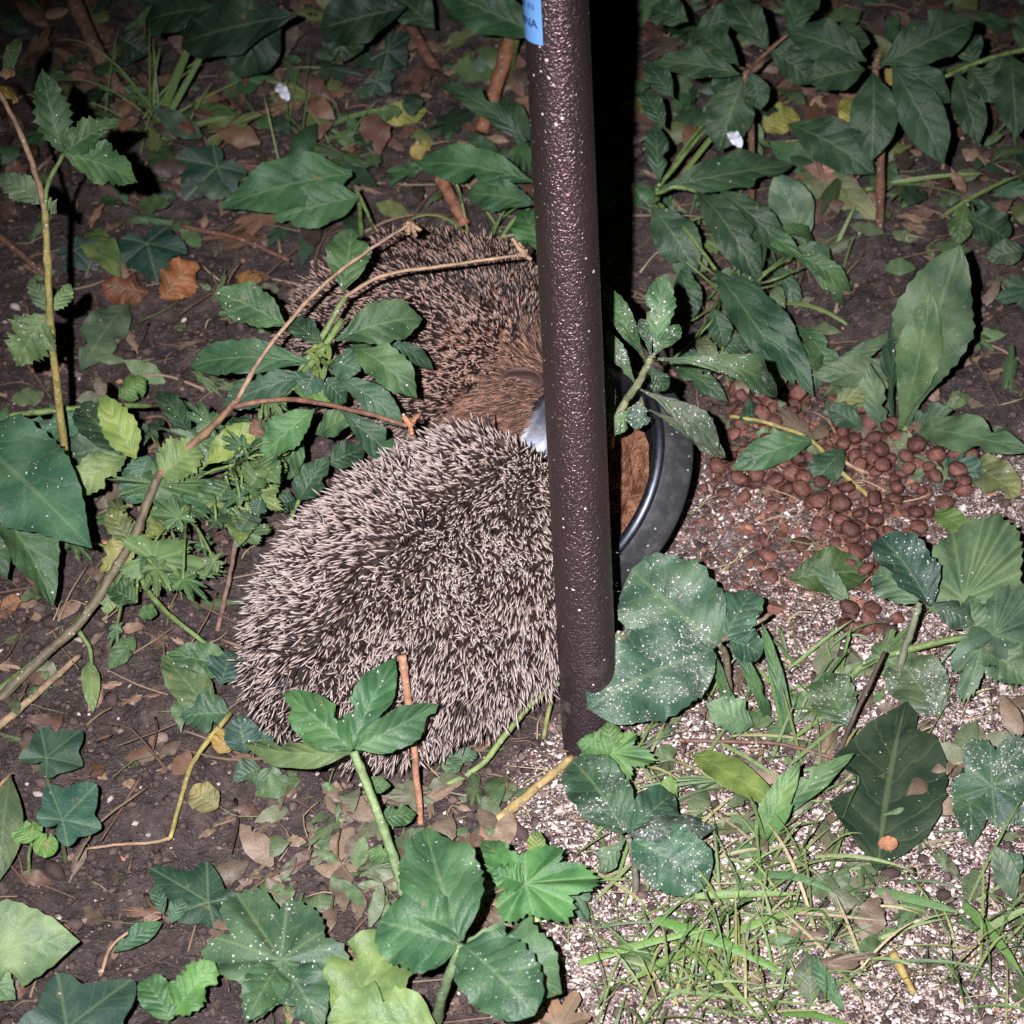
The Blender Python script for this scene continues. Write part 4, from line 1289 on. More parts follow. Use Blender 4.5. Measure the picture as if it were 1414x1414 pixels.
fallen("pale leaf standing on the grit by the right edge", "ellip", (1402, 1246, .006), (1372, 1166, .03), 34, (.11, .18, .11), .1)
fallen("dusty leaf half buried under the folded leaf plant", "ovate", (1300, 990, .012), (1232, 902, .012), 88, (.07, .12, .065), .9, teeth=7)
fallen("dusty leaf beside the thin dark stems at the right", "ellip", (1178, 1010, .012), (1130, 930, .016), 70, (.06, .125, .05), .9, teeth=6)
fallen("dark leaf under the kibble edge with a paler tip across it", "ellip", (1090, 800, .008), (1200, 790, .010), 70, (.045, .095, .03), .1)
fallen("pale pointed leaf tip lying over a dark leaf below the kibble", "narrow", (1172, 838, .010), (1122, 770, .018), 26, (.10, .17, .09), .1)
fallen("mottled leaf with a brown stripe by the right edge of the kibble", "round", (1340, 640, .010), (1408, 684, .012), 54, (.13, .15, .06), .3)
fallen("green leaf stub under the right end of the kibble", "narrow", (1292, 706, .010), (1348, 740, .012), 34, (.10, .18, .05), .05)
fallen("upright lime coloured bud leaf on grit right of the dusty rosette", "round", (922, 1118, .004), (926, 1070, .026), 26, (.15, .26, .06), .03)
fallen("brown dead leaf at the very bottom right of the three part leaf", "cut", (770, 1418, .012), (796, 1372, .018), 90, (.30, .17, .12), .05, wavy=.15)
fallen("orange dead leaf piece at the left edge beside the leaning herb", "round", (4, 845, .01), (26, 824, .015), 22, (.32, .13, .05), 0)

p = plant("oval_background_plant", "two broad oval leaves above the rear hedgehog's tail end", (500, 330))
root(p, (492, 262, .06), .0018, STEM)
lf(p, "ovate", (486, 240, .065), (302, 288, .05), 84, (.045, .125, .045), .03, teeth=10, tooth=.03, bite=[(.3, -1, .10)])
lf(p, "ovate", (496, 272, .06), (376, 304, .045), 66, (.048, .13, .048), .04, teeth=10, tooth=.02)
st(p, [(492, 262, .06), (510, 300, .04), (520, 330, .01)], .0012, .001, STEM, "leaf_stalk")
p = plant("pole_side_plant", "leaves spreading left from behind the pole above the rear hedgehog", (745, 340))
root(p, (738, 262, .06), .002, STEM)
lf(p, "ellip", (738, 252, .065), (574, 226, .06), 58, (.04, .115, .04), .03, teeth=11, tooth=.03, bite=[(.45, -1, .05)])
lf(p, "ellip", (740, 282, .06), (644, 268, .05), 52, (.036, .10, .042), .08, teeth=9)
lf(p, "ellip", (752, 350, .06), (722, 290, .07), 56, (.045, .125, .045), .05)
lf(p, "narrow", (726, 196, .05), (606, 118, .06), 34, DK, .02, arch=.2)
lf(p, "narrow", (732, 190, .05), (690, 136, .05), 34, DK, .02)
p = plant("top_leaf_plant", "broad dark leaves at the top edge left of the sticker", (700, 110))
lf(p, "ellip", (748, 50, .10), (606, -14, .12), 74, (.035, .10, .038), .03)
lf(p, "ellip", (600, 40, .06), (540, -10, .07), 60, (.03, .07, .03), 0)
root(p, (745, 48, .10), .002, STEM)
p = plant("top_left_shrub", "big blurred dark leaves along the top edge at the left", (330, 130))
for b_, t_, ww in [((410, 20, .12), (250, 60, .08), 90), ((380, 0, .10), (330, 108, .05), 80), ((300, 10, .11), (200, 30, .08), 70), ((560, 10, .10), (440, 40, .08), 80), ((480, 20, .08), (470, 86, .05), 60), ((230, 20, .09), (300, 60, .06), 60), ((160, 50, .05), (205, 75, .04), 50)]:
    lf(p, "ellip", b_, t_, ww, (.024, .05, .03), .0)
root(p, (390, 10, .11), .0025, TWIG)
p = plant("edge_leaf_pair", "pair of small oval leaves at the right edge above the upright leaves", (1345, 345))
lf(p, "ellip", (1334, 280, .05), (1322, 340, .03), 34, (.06, .12, .035), .05)
lf(p, "round", (1338, 300, .05), (1392, 330, .03), 54, DK, .1)
lf(p, "ovate", (1414, 345, .03), (1360, 358, .025), 38, (.06, .10, .065), .15)
lf(p, "dusty", (1425, 400, .03), (1380, 410, .03), 60, TE, .1, teeth=1)
root(p, (1336, 282, .05), .0012, STEM)

# ------------------------------------------------------------------ sticks, straws and stalks
def stick(name, label, pts, r0, r1, c, cat="stick"):
    q = G(*pts[0])
    o = thing(name, label, cat, (q[0], q[1], float(gh(q[0], q[1]))))
    st(o, pts, r0, r1, c, "shaft", seg=9)
    return o


stick("stick", "thick brown stick leaning down from the top edge at the upper left", [(94, -20, .05), (128, 60, .035), (160, 120, .02), (186, 170, .005)], .0055, .0045, (.19, .115, .08))
stick("stick", "short brown stick crossing the thick one at the upper left", [(76, 70, .012), (115, 90, .012), (152, 112, .010)], .0045, .0035, (.16, .10, .07))
stick("stick", "thin brown stick just right of the thick one at the upper left", [(188, 95, .008), (218, 138, .008)], .0032, .003, (.17, .10, .07))
stick("stick", "long reddish stick descending from the top edge left of the pole", [(540, -15, .02), (580, 62, .014), (622, 128, .008)], .0050, .0042, (.17, .085, .055))
stick("stick", "stout short reddish stick pointing up close to the pole's left side", [(706, 48, .05), (688, 110, .03), (664, 182, .008)], .0052, .0048, (.24, .11, .06))
stick("stick", "short reddish stick ending at the rear hedgehog's back", [(604, 238, .025), (622, 272, .02), (642, 310, .012)], .0046, .004, (.25, .115, .07))
stick("twig", "thin brown twig lying left of the pole near the top", [(610, 105, .012), (660, 86, .014), (735, 62, .012)], .0022, .0018, TWIG)
stick("twig", "thin twig lying behind the ivy left of the rear hedgehog", [(250, 312, .010), (330, 330, .012), (400, 360, .008)], .0018, .0014, (.15, .075, .055))
stick("twig", "thin twig at the left edge behind the tall herb", [(-10, 318, .02), (30, 352, .015), (70, 388, .008)], .0024, .002, TWIG)
stick("dry_stalk", "orange brown dry stalk standing in front of the front hedgehog", [(583, 1150, 0), (572, 1040, .05), (562, 960, .085), (555, 905, .11)], .0018, .0022, (.36, .19, .12))
stick("straw", "yellow straw lying on the grit left of the pole's foot", [(686, 1134, .006), (740, 1088, .008), (790, 1046, .010)], .0028, .0022, (.36, .27, .12), "straw")
stick("straw", "long pale straw crossing the soil at the left edge", [(-10, 1010, .01), (60, 950, .012), (110, 905, .01)], .0024, .0016, (.32, .24, .15), "straw")
stick("twig", "dark thin stem rising from the soil at the right", [(1148, 1062, .0), (1182, 985, .03), (1222, 900, .05)], .0016, .0012, (.07, .05, .04))
stick("twig", "brown stem left of the front hedgehog reaching up to the leaning herb", [(300, 872, 0), (318, 790, .02), (330, 715, .05)], .0016, .0013, (.16, .10, .075))
stick("vine", "green vine arching across the foot of the pole", [(600, 1092, .004), (660, 1060, .012), (700, 1012, .022), (740, 966, .03), (780, 940, .034), (820, 934, .036)], .0018, .0014, (.18, .25, .09), "vine")
stick("vine", "upright green stalk pressed against the pole's lower left edge", [(750, 1020, 0), (760, 970, .02), (771, 900, .05), (775, 840, .075)], .0014, .0011, (.22, .24, .09), "vine")
stick("vine", "thin brown runner lying on grit at the right", [(930, 1022, .006), (1000, 1024, .008), (1080, 1028, .01), (1160, 1050, .006)], .0013, .001, (.15, .08, .06), "vine")
stick("straw", "yellowish stalk lying between the rear hedgehog and the bowl", [(600, 612, .02), (660, 592, .028), (740, 572, .03)], .0014, .0012, YST, "straw")
stick("straw", "pale reed bit lying on the grit near the bottom right", [(1232, 1316, .006), (1262, 1372, .006)], .0026, .0016, (.36, .27, .10), "straw")

for lab, q in (("white fleck on dark ivy at the upper left", (390, 128, .03)), ("white fleck on a dark leaf at the upper right", (1016, 192, .085))):
    V, f, UV = leaf_geo("round", G(q[0] - 8, q[1] - 10, q[2]), G(q[0] + 8, q[1] + 12, q[2]), .008, wavy=.15, teeth=5)
    tag(mesh_obj("white_fleck", V, f, M["attr"], attrs={"ccol": ("FLOAT_COLOR", [(.75, .8, .9, 1)] * len(V))}), lab, "fleck")

# ------------------------------------------------------------------ grass
def blade_geo(b, t, wd, bend):
    b, t = np.asarray(b), np.asarray(t)
    n = 9
    u = np.linspace(0, 1, n)[:, None]
    mid = (b + t) / 2 + np.array([0, 0, 1.0]) * bend * np.linalg.norm(t - b)
    c = (1 - u) ** 2 * b + 2 * u * (1 - u) * mid + u * u * t
    tg = nrm(np.gradient(c, axis=0))
    s_ = nrm(np.cross(tg, nrm(CAM - c) * .7 + rng.normal(size=3) * .35))
    wv = wd / 2 * np.interp(u[:, 0], [0, .3, .75, 1], [.75, 1, .7, .03])[:, None]
    dn = np.cross(s_, tg)
    V = np.stack([c - s_ * wv, c + dn * wv * .35, c + s_ * wv], 1).reshape(-1, 3)
    f = [[i * 3 + k, i * 3 + k + 1, i * 3 + k + 4, i * 3 + k + 3] for i in range(n - 1) for k in range(2)]
    return V, f


def merge(parts):
    V, Fc, Cc, o = [], [], [], 0
    for v, f, c in parts:
        V.append(v); Fc += [[q + o for q in p] for p in (f.tolist() if hasattr(f, "tolist") else f)]; o += len(v)
        Cc.append(np.tile([*c, 1.0], (len(v), 1)))
    return np.vstack(V), Fc, np.vstack(Cc)


def tuft(label, px, n, length, spread, wd, cols, lean_=(0, 0)):
    parts = []
    c0 = on_ground(*px)
    for k in range(n):
        b = c0 + np.array([random.gauss(0, spread), random.gauss(0, spread), 0])
        l = length * random.uniform(.5, 1.15)
        a = random.uniform(0, 6.28); h = random.uniform(.12, .8)
        d = nrm([math.cos(a) * (1 - h) + lean_[0], math.sin(a) * (1 - h) + lean_[1], h])
        c = np.array(random.choice(cols)) * random.uniform(.75, 1.25)
        V, f = blade_geo(b, b + d * l, wd * random.uniform(.4, .85), random.uniform(.0, .5))
        parts.append((V, f, c))
    V, f, c = merge(parts)
    return tag(mesh_obj("grass_tuft", V, f, M["blade"], attrs={"ccol": ("FLOAT_COLOR", c)}), label, None, None, "stuff")


GC = [(.10, .17, .05), (.13, .21, .065), (.17, .22, .08), (.08, .14, .05)]
tuft("grass tuft at the upper left", (216, 190), 22, .085, .012, .0026, GC, (.08, 0))
tuft("sparse grass tuft upper left of centre", (425, 185), 20, .06, .018, .0018, GC)
tuft("grass behind the rear hedgehog", (670, 330), 14, .05, .012, .003, GC)
tuft("grass under the upper right shoot", (960, 330), 16, .05, .014, .0022, GC)
tuft("grass under the pale upright leaf", (1110, 360), 14, .05, .016, .002, GC)
tuft("thin grass by the right edge, upper part", (1385, 200), 10, .05, .014, .002, GC)
tuft("grass clump on the grit at the bottom right of centre", (1000, 1330), 62, .055, .024, .0026, GC + [(.24, .26, .09)], (0, -.1))
tuft("grass clump at the bottom edge right of centre", (940, 1390), 46, .05, .02, .0022, GC + [(.24, .26, .09)])
tuft("grass among the grit left of the decaying leaf", (1080, 1230), 56, .05, .022, .0024, GC)
tuft("grass at the right edge near the bottom", (1385, 1330), 44, .06, .022, .0022, GC + [(.24, .26, .09)])
tuft("grass around the right dusty plants", (1100, 960), 40, .05, .022, .003, GC)

gc = thing("grass_clump", "wide grass blades fanned over the grit at the bottom right", "grass", on_ground(1000, 1290))
for b_, t_, wd, bend, c in [
    ((905, 1270, .02), (1094, 1352, .012), 17, .12, (.09, .20, .045)), ((800, 1330, .01), (984, 1282, .03), 13, .06, (.13, .23, .06)),
    ((985, 1300, .012), (862, 1360, .02), 14, .1, (.15, .24, .07)), ((960, 1238, .02), (1105, 1235, .02), 11, .05, (.13, .22, .06)),
    ((1004, 1292, .014), (1120, 1252, .02), 14, .08, (.14, .22, .065)), ((1040, 1210, .012), (1160, 1238, .02), 14, .3, (.09, .17, .07)),
    ((1130, 1190, .012), (1240, 1196, .02), 12, .1, (.14, .23, .06)), ((1080, 1400, .006), (1180, 1420, .02), 14, .2, (.1, .2, .05)),
    ((930, 1300, .006), (1050, 1410, .02), 11, .15, (.17, .24, .07)), ((1210, 1230, .01), (1330, 1262, .02), 15, .05, (.10, .18, .07)),
    ((1330, 1250, .01), (1414, 1350, .02), 14, .12, (.11, .21, .06)), ((1352, 1290, .01), (1430, 1250, .03), 12, .1, (.16, .22, .09)),
    ((1050, 1170, .008), (1095, 1110, .04), 20, .05, (.09, .19, .06)), ((1180, 1250, .01), (1130, 1330, .02), 16, .2, (.075, .15, .07))]:
    B, T = G(*b_), G(*t_)
    V, f = blade_geo(B, T, wd * depth(B) / F, bend)
    mesh_obj("blade", V, f, M["blade"], gc, attrs={"ccol": ("FLOAT_COLOR", np.tile([*c, 1], (len(V), 1)))})

rg = thing("grass_spray", "long thin grass blades arching across the upper right soil", "grass", on_ground(1120, 300))
for b_, t_, wd, bend in [((1180, 262, .02), (1372, 290, .02), 8, .25), ((1195, 262, .018), (1360, 240, .03), 7, .08), ((1075, 420, .01), (1190, 465, .006), 7, .3),
                         ((940, 245, .03), (1042, 120, .06), 8, .05), ((1150, 350, .005), (1182, 282, .03), 6, .05), ((1060, 290, .02), (1105, 400, .006), 6, .3),
                         ((990, 350, .02), (930, 330, .04), 6, .2), ((1300, 300, .01), (1414, 240, .03), 7, .1)]:
    B, T = G(*b_), G(*t_)
    V, f = blade_geo(B, T, wd * depth(B) / F, bend)
    mesh_obj("blade", V, f, M["blade"], rg, attrs={"ccol": ("FLOAT_COLOR", np.tile([.13, .19, .06, 1], (len(V), 1)))})
lg = thing("grass_stalk", "tall bent grass blades rising from the upper left tuft", "grass", on_ground(214, 192))
for b_, t_, wd, bend in [((212, 190, .005), (282, 22, .10), 13, .08), ((216, 190, .005), (316, 12, .09), 9, .02), ((220, 195, .005), (330, 160, .03), 9, .12), ((222, 198, .005), (300, 168, .03), 8, .1), ((436, 185, .005), (545, 150, .03), 9, .15)]:
    B, T = G(*b_), G(*t_)
    V, f = blade_geo(B, T, wd * depth(B) / F, bend)
    mesh_obj("blade", V, f, M["blade"], lg, attrs={"ccol": ("FLOAT_COLOR", np.tile([.10, .17, .055, 1], (len(V), 1)))})

# ------------------------------------------------------------------ spilled kibble
def pellet_mesh(i):
    g = np.random.default_rng(100 + i)
    v, f = [], []
    na, nr = 9, 4
    v.append((0, 0, .72))
    for j in range(1, nr):
        a = math.pi * j / nr
        for k in range(na):
            b = 2 * math.pi * k / na
            r = 1 + g.uniform(-.15, .15)
            v.append((r * math.sin(a) ** .8 * math.cos(b), r * math.sin(a) ** .8 * math.sin(b), .72 * r * math.cos(a)))
    v.append((0, 0, -.70))
    f += [[0, 1 + k, 1 + (k + 1) % na] for k in range(na)]
    for j in range(nr - 2):
        f += [[1 + j * na + k, 1 + (j + 1) * na + k, 1 + (j + 1) * na + (k + 1) % na, 1 + j * na + (k + 1) % na] for k in range(na)]
    e = len(v) - 1
    f += [[e, e - na + (k + 1) % na, e - na + k] for k in range(na)]
    me = bpy.data.meshes.new("kibble_pellet")
    me.from_pydata(v, [], f)
    me.polygons.foreach_set("use_smooth", [True] * len(me.polygons))
    me.materials.append(M["kibble"])
    return me


pm = [pellet_mesh(i) for i in range(7)]


def inside(poly, x, y):
    c = False
    for (x1, y1), (x2, y2) in zip(poly, poly[1:] + poly[:1]):
        if (y1 > y) != (y2 > y) and x < (x2 - x1) * (y - y1) / (y2 - y1) + x1:
            c = not c
    return c


zones = [([(985, 660), (1010, 640), (1110, 648), (1170, 632), (1240, 655), (1335, 640), (1342, 690), (1290, 725), (1245, 765), (1218, 812), (1165, 805), (1150, 760), (1120, 728), (1060, 694), (1000, 700)], 165),
         ([(1008, 565), (1060, 545), (1112, 560), (1112, 600), (1060, 625), (1015, 610)], 32), ([(1140, 595), (1240, 598), (1240, 630), (1150, 640)], 20),
         ([(1155, 740), (1225, 750), (1215, 830), (1165, 815)], 16), ([(1165, 852), (1250, 850), (1230, 884), (1170, 880)], 9), ([(960, 600), (1010, 590), (1015, 640), (975, 650)], 9)]
spots = [(1057, 752), (1060, 775), (1062, 802), (1066, 712), (1026, 700), (1105, 760), (1322, 660), (1302, 708), (1330, 690), (1010, 636), (990, 660)]
pts3 = [on_ground(*q) for q in spots]
for poly, n in zones:
    xs = [q[0] for q in poly]; ys = [q[1] for q in poly]
    k = tries = 0
    while k < n and tries < 4000:
        tries += 1
        x, y = random.uniform(min(xs), max(xs)), random.uniform(min(ys), max(ys))
        if not inside(poly, x, y):
            continue
        p3 = on_ground(x, y)
        near = [q for q in pts3 if np.hypot(*(q[:2] - p3[:2])) < .0090]
        if near:
            if len(near) >= 2 and tries % 7 == 0 and max(q[2] - gh(q[0], q[1]) for q in near) < .004:
                p3[2] = max(q[2] for q in near) + .0062
            else:
                continue
        pts3.append(p3); k += 1
for i, p3 in enumerate(pts3):
    o = bpy.data.objects.new("kibble_pellet", random.choice(pm))
    r = random.uniform(.0044, .0068)
    o.location = p3 + np.array([0, 0, r * .34])
    o.scale = (r, r * random.uniform(.74, 1.08), r * random.uniform(.62, 1.0))
    o.rotation_euler = (random.gauss(0, .35), random.gauss(0, .35), random.uniform(0, 6.28))
    lone = {0: "kibble pellet apart from the pile, top of three in a column on pale husks", 1: "kibble pellet apart from the pile, middle of three in a column on pale husks",
            2: "kibble pellet apart from the pile, lowest of three in a column on pale husks"}
    tag(link(o), lone.get(i, "round reddish brown kibble pellet in the spilled pile right of the bowl"), "kibble", "spilled kibble pellets")

# ------------------------------------------------------------------ uncountable litter
def crumbs(name, label, xy, size, cols, cw, flat=.6, lump=False):
    n = len(xy)
    base = np.array([(1, 0, 0), (0, 1, 0), (-1, 0, 0), (0, -1, 0), (0, 0, .9), (0, 0, -.9), (.6, .6, .5), (-.6, -.5, .55)], float)[:6]
    tri = np.array([(0, 1, 4), (1, 2, 4), (2, 3, 4), (3, 0, 4), (1, 0, 5), (2, 1, 5), (3, 2, 5), (0, 3, 5)])
    if lump:
        q = (1 + 5 ** .5) / 2
        base = nrm(np.array([(-1, q, 0), (1, q, 0), (-1, -q, 0), (1, -q, 0), (0, -1, q), (0, 1, q), (0, -1, -q), (0, 1, -q), (q, 0, -1), (q, 0, 1), (-q, 0, -1), (-q, 0, 1)], float))
        tri = np.array([(0, 11, 5), (0, 5, 1), (0, 1, 7), (0, 7, 10), (0, 10, 11), (1, 5, 9), (5, 11, 4), (11, 10, 2), (10, 7, 6), (7, 1, 8), (3, 9, 4), (3, 4, 2), (3, 2, 6), (3, 6, 8), (3, 8, 9), (4, 9, 5), (2, 4, 11), (6, 2, 10), (8, 6, 7), (9, 8, 1)])
    nb = len(base)
    V = base[None] * (1 + rng.uniform(-.3, .3, (n, nb, 3)))
    V[:, :, 2] *= flat
    V[:, :, 0] *= rng.uniform(.7, 1.7, (n, 1))
    a = rng.uniform(0, 6.28, n); b = rng.normal(0, .4, n)
    x = V[:, :, 0] * np.cos(b)[:, None] + V[:, :, 2] * np.sin(b)[:, None]; z = -V[:, :, 0] * np.sin(b)[:, None] + V[:, :, 2] * np.cos(b)[:, None]
    y = V[:, :, 1]
    V = np.stack([x * np.cos(a)[:, None] - y * np.sin(a)[:, None], x * np.sin(a)[:, None] + y * np.cos(a)[:, None], z], -1)
    sz = size(n)
    V = V * sz[:, None, None]
    V += np.stack([xy[:, 0], xy[:, 1], gh(xy[:, 0], xy[:, 1]) + sz * .25], -1)[:, None]
    f = (tri[None] + (np.arange(n) * nb)[:, None, None]).reshape(-1, 3)
    ci = rng.choice(len(cols), n, p=np.array(cw) / sum(cw))
    c = np.array(cols)[ci] * rng.uniform(.7, 1.3, (n, 1))
    cc = np.repeat(np.hstack([c, np.ones((n, 1))]), nb, 0)
    o = mesh_obj(name, V.reshape(-1, 3), f, M["attr"], smooth=lump, attrs={"ccol": ("FLOAT_COLOR", cc)})
    return tag(o, label, None, None, "stuff")


def scatter(n, dens, box=(-.42, .36, -.22, .78)):
    out = np.zeros((0, 2))
    while len(out) < n:
        q = np.stack([rng.uniform(box[0], box[1], n), rng.uniform(box[2], box[3], n)], -1)
        out = np.vstack([out, q[rng.random(n) < dens(q[:, 0], q[:, 1])]])
    return out[:n]


near = lambda x, y: np.clip((.62 - y) / .5, .12, 1)
crumbs("husk_grit", "pale seed husks and grit strewn over the soil at the lower right", scatter(54000, lambda x, y: grit_mask(x, y) * near(x, y), (-.12, .30, -.22, .45)),
       lambda n: np.minimum(.00035 + rng.gamma(.9, .00036, n), .003),
       [(.72, .65, .62), (.62, .52, .48), (.52, .40, .365), (.40, .23, .15), (.34, .26, .235), (.2, .15, .135), (.34, .33, .34)], [18, 42, 32, 2.5, 6, 3, 1])
SC = [(.07, .048, .043), (.10, .07, .063), (.05, .034, .031), (.20, .145, .125), (.45, .38, .34), (.34, .16, .09)]
crumbs("soil_clods", "dark rounded soil clods and small stones on the bare soil", scatter(5200, lambda x, y: near(x, y) * .9 + .1),
       lambda n: np.minimum(.0011 + rng.gamma(1.1, .0008, n), .005), SC, [40, 30, 20, 6, 1.5, 1.2], .75, True)
crumbs("soil_crumbs", "fine dark soil crumbs scattered over the bare soil", scatter(36000, lambda x, y: near(x, y) * .9 + .1),
       lambda n: np.minimum(.0004 + rng.gamma(1.1, .0005, n), .003), SC, [40, 32, 22, 6, 1.6, 1.2], .8)
crumbs("kibble_crumbs", "reddish crumbs of broken kibble among the pellets", np.array([G(random.gauss(1130, 95), random.gauss(690, 85))[:2] for k in range(3000)]),
       lambda n: .0006 + rng.gamma(1.5, .0006, n), [(.16, .07, .05), (.24, .12, .085), (.10, .045, .035)], [4, 3, 3])
parts = []
for k in range(1250):
    x, y = (random.uniform(-.40, .34), random.uniform(-.21, .72)) if k % 2 else (random.uniform(-.10, .26), random.uniform(-.21, .2))
    z = float(gh(x, y))
    a = random.uniform(0, 6.28); l = random.uniform(.008, .04)
    b = np.array([x, y, z + .001]); t = b + np.array([math.cos(a) * l, math.sin(a) * l, random.uniform(-.001, .006)])
    m = (b + t) / 2 + np.array([random.gauss(0, .15) * l, random.gauss(0, .15) * l, random.uniform(.0, .004)])
    V, f, _ = tube_geo([b, m, t], random.uniform(.0003, .0007), .0003, 5, 4)
    parts.append((V, f, np.array(random.choice([(.33, .24, .15), (.24, .15, .10), (.4, .32, .2), (.16, .1, .07), (.17, .2, .08)])) * random.uniform(.6, 1.15)))
V, f, c = merge(parts)
tag(mesh_obj("fibre_litter", V, f, M["attr"], attrs={"ccol": ("FLOAT_COLOR", c)}), "thin dry roots and stalk fibres littering the soil", None, None, "stuff")


def litter(name, label, spots_, cols, size, zr, mat):
    parts, uvs = [], []
    for (x, y) in spots_:
        b = G(x, y, 0); b[2] = float(gh(b[0], b[1])) + random.uniform(*zr)
        a = random.uniform(0, 6.28); l = random.uniform(*size)
        t = b + np.array([math.cos(a) * l, math.sin(a) * l, random.uniform(-.3, .55) * l])
        t[2] = max(t[2], float(gh(t[0], t[1])) + .003)
        V, f, UV = leaf_geo(random.choice(["ellip", "ovate", "lance", "narrow", "narrow", "dusty", "cut"]), b, t, l * random.uniform(.35, .65), arch=random.uniform(-.1, .25), wavy=random.uniform(.05, .16), curl=random.uniform(0, .6), teeth=random.choice([0, 6]), lo=True)
        parts.append((V, f, np.array(random.choice(cols)) * random.uniform(.7, 1.25))); uvs.append(UV)
    V, f, c = merge(parts)
    return tag(mesh_obj(name, V, f, M[mat], attrs={"ccol": ("FLOAT_COLOR", c), "luv": ("FLOAT_VECTOR", np.vstack(uvs))}), label, None, None, "stuff")


GRN = [(.03, .07, .03), (.045, .10, .04), (.06, .10, .04), (.03, .06, .035), (.09, .11, .04), (.14, .08, .05), (.10, .055, .04), (.06, .045, .035)]
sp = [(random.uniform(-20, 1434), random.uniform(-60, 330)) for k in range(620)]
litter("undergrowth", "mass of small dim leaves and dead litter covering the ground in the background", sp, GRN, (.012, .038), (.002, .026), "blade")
sp = [(random.uniform(340, 720), random.uniform(1085, 1330)) for k in range(150)] + [(random.uniform(900, 1414), random.uniform(900, 1200)) for k in range(110)] + [(random.uniform(900, 1414), random.uniform(1200, 1400)) for k in range(40)] + \
     [(random.uniform(930, 1414), random.uniform(330, 680)) for k in range(90)] + [(random.uniform(0, 340), random.uniform(560, 1050)) for k in range(26)] + [(random.uniform(0, 400), random.uniform(330, 560)) for k in range(30)]
litter("ground_leaf_scraps", "small dull leaf scraps scattered over the soil", sp, [(.09, .12, .06), (.12, .13, .08), (.07, .12, .05), (.13, .10, .07), (.10, .15, .07), (.18, .13, .09)], (.008, .028), (.001, .009), "blade")

# tangle of small cut leaves on thin stalks in the left-hand herb
p = plant("cut_leaf_tangle", "tangle of small cut green leaves low on the leaning herb, left of the front hedgehog", (200, 800))
for k in range(58):
    t0 = random.random()
    x = 150 + 230 * t0 + random.gauss(0, 34); y = 800 - 190 * t0 + random.gauss(0, 44); z = max(.015, .03 + .06 * t0 + random.gauss(0, .014))
    a = random.uniform(0, 6.28); l = random.uniform(22, 52)
    e = (x + l * math.cos(a), y + l * .8 * math.sin(a), z + random.gauss(0, .008))
    lf(p, random.choice(["cut", "dusty", "ovate", "narrow", "cut"]), (x, y, z), e, l * random.uniform(.7, 1.3), random.choice([GR, GR, GY, (.085, .16, .055), (.10, .17, .06), (.14, .20, .06), (.16, .22, .07)]), .3, teeth=random.choice([1, 7]), tooth=.14, fold=.5)
    sx = 170 + 190 * t0
    st(p, [(sx, 790 - 180 * t0, .03 + .06 * t0), ((x + sx) / 2, (y + 785 - 180 * t0) / 2 - 6, z + .004), (x, y, z)], .0009, .0007, STEM, "leaf_stalk")

# matted thin grass over the husks at the lower right
parts = []
for k in range(400):
    x, y = (random.uniform(-.01, .14), random.uniform(-.21, .0)) if k % 5 else (random.uniform(-.02, .25), random.uniform(-.21, .08))
    if random.random() > .25 + .75 * float(vnoise(x * 14 + 7, y * 14 + 3) > .45):
        continue
    z = float(gh(x, y)) + random.uniform(.001, .012)
    a = random.gauss(.3, 1.0); l = random.uniform(.012, .06)
    b = np.array([x, y, z]); t = b + np.array([math.cos(a) * l, math.sin(a) * l, random.uniform(-.006, .012)])
    t[2] = max(t[2], float(gh(t[0], t[1])) + .001)
    V, f = blade_geo(b, t, random.uniform(.0007, .0024), random.uniform(.02, .35))
    parts.append((V, f, np.array(random.choice([(.13, .2, .07), (.17, .22, .09), (.24, .24, .11), (.10, .16, .06), (.3, .25, .15), (.09, .15, .07)])) * random.uniform(.7, 1.2)))
V, f, c = merge(parts)
tag(mesh_obj("matted_grass", V, f, M["blade"], attrs={"ccol": ("FLOAT_COLOR", c)}), "thin matted grass lying over the pale husks at the lower right", None, None, "stuff")

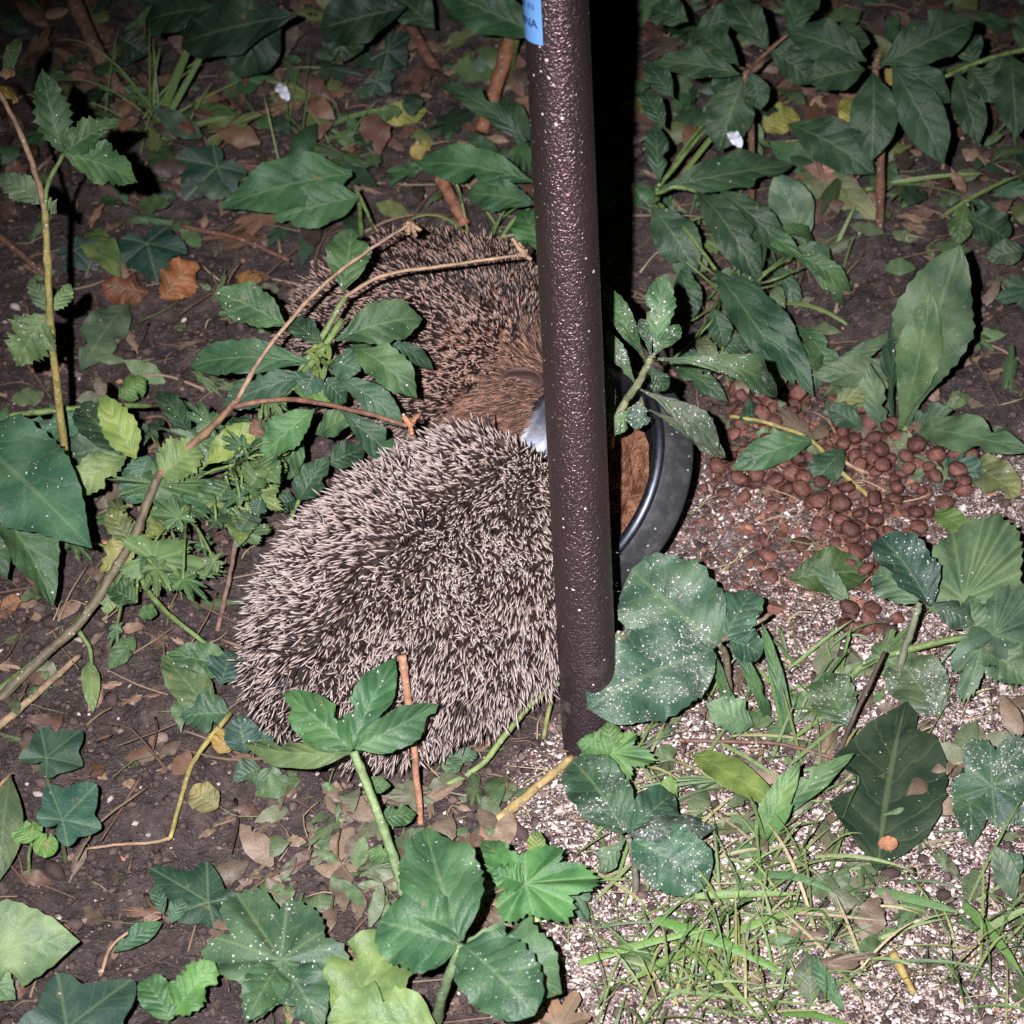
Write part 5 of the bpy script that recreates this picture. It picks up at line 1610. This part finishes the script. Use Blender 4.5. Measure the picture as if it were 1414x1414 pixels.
# dead twigs and brown leaf fragments over the soil
parts = []
for k in range(420):
    q = G(random.uniform(-10, 1420), random.uniform(-60, 520)) if k % 3 else G(random.uniform(0, 700), random.uniform(500, 1400))
    z = float(gh(q[0], q[1])); a = random.uniform(0, 6.28); l = random.uniform(.012, .07)
    b = np.array([q[0], q[1], z + random.uniform(.001, .005)]); t = b + np.array([math.cos(a) * l, math.sin(a) * l, random.uniform(-.002, .012)])
    m = (b + t) / 2 + rng.normal(size=3) * l * .07
    V, f, _ = tube_geo([b, m, t], random.uniform(.0005, .0015), .0004, 7, 5)
    parts.append((V, f, np.array(random.choice([(.17, .10, .07), (.13, .08, .06), (.22, .15, .10), (.10, .06, .045), (.26, .19, .13)])) * random.uniform(.6, 1.1)))
V, f, c = merge(parts)
tag(mesh_obj("twig_litter", V, f, M["attr"], attrs={"ccol": ("FLOAT_COLOR", c)}), "small dead twigs and stalks littering the soil", None, None, "stuff")
sp = [(random.uniform(0, 700), random.uniform(330, 1400)) for k in range(170)] + [(random.uniform(0, 1414), random.uniform(-40, 330)) for k in range(200)]
litter("dead_leaf_scraps", "crumbled brown dead leaf scraps on the soil", sp, [(.13, .075, .05), (.18, .11, .075), (.09, .055, .04), (.22, .15, .10), (.11, .08, .055)], (.006, .022), (.0, .004), "blade")

p = plant("tangled_shoots", "tangle of thin drooping leaves between the dusty sprig and the upright leaf plant", (1010, 420))
for k in range(26):
    x, y = random.uniform(915, 1120), random.uniform(300, 520)
    z = random.uniform(.015, .05)
    a = random.uniform(-.2, 1.6); l = random.uniform(50, 105)
    e = (x + l * math.cos(a), y + l * math.sin(a), max(.006, z - random.uniform(.0, .03)))
    lf(p, random.choice(["narrow", "lance", "ellip"]), (x, y, z), e, random.uniform(18, 38), random.choice([DK, DK, GR, GY, (.07, .12, .05), (.10, .13, .06)]), .25, teeth=7, tooth=.05, arch=random.uniform(.05, .3))
    st(p, [(1010 + random.gauss(0, 20), 415 + random.gauss(0, 14), .004), ((x + 1010) / 2, (y + 410) / 2, z + .006), (x, y, z)], .0009, .0007, STEM, "leaf_stalk")
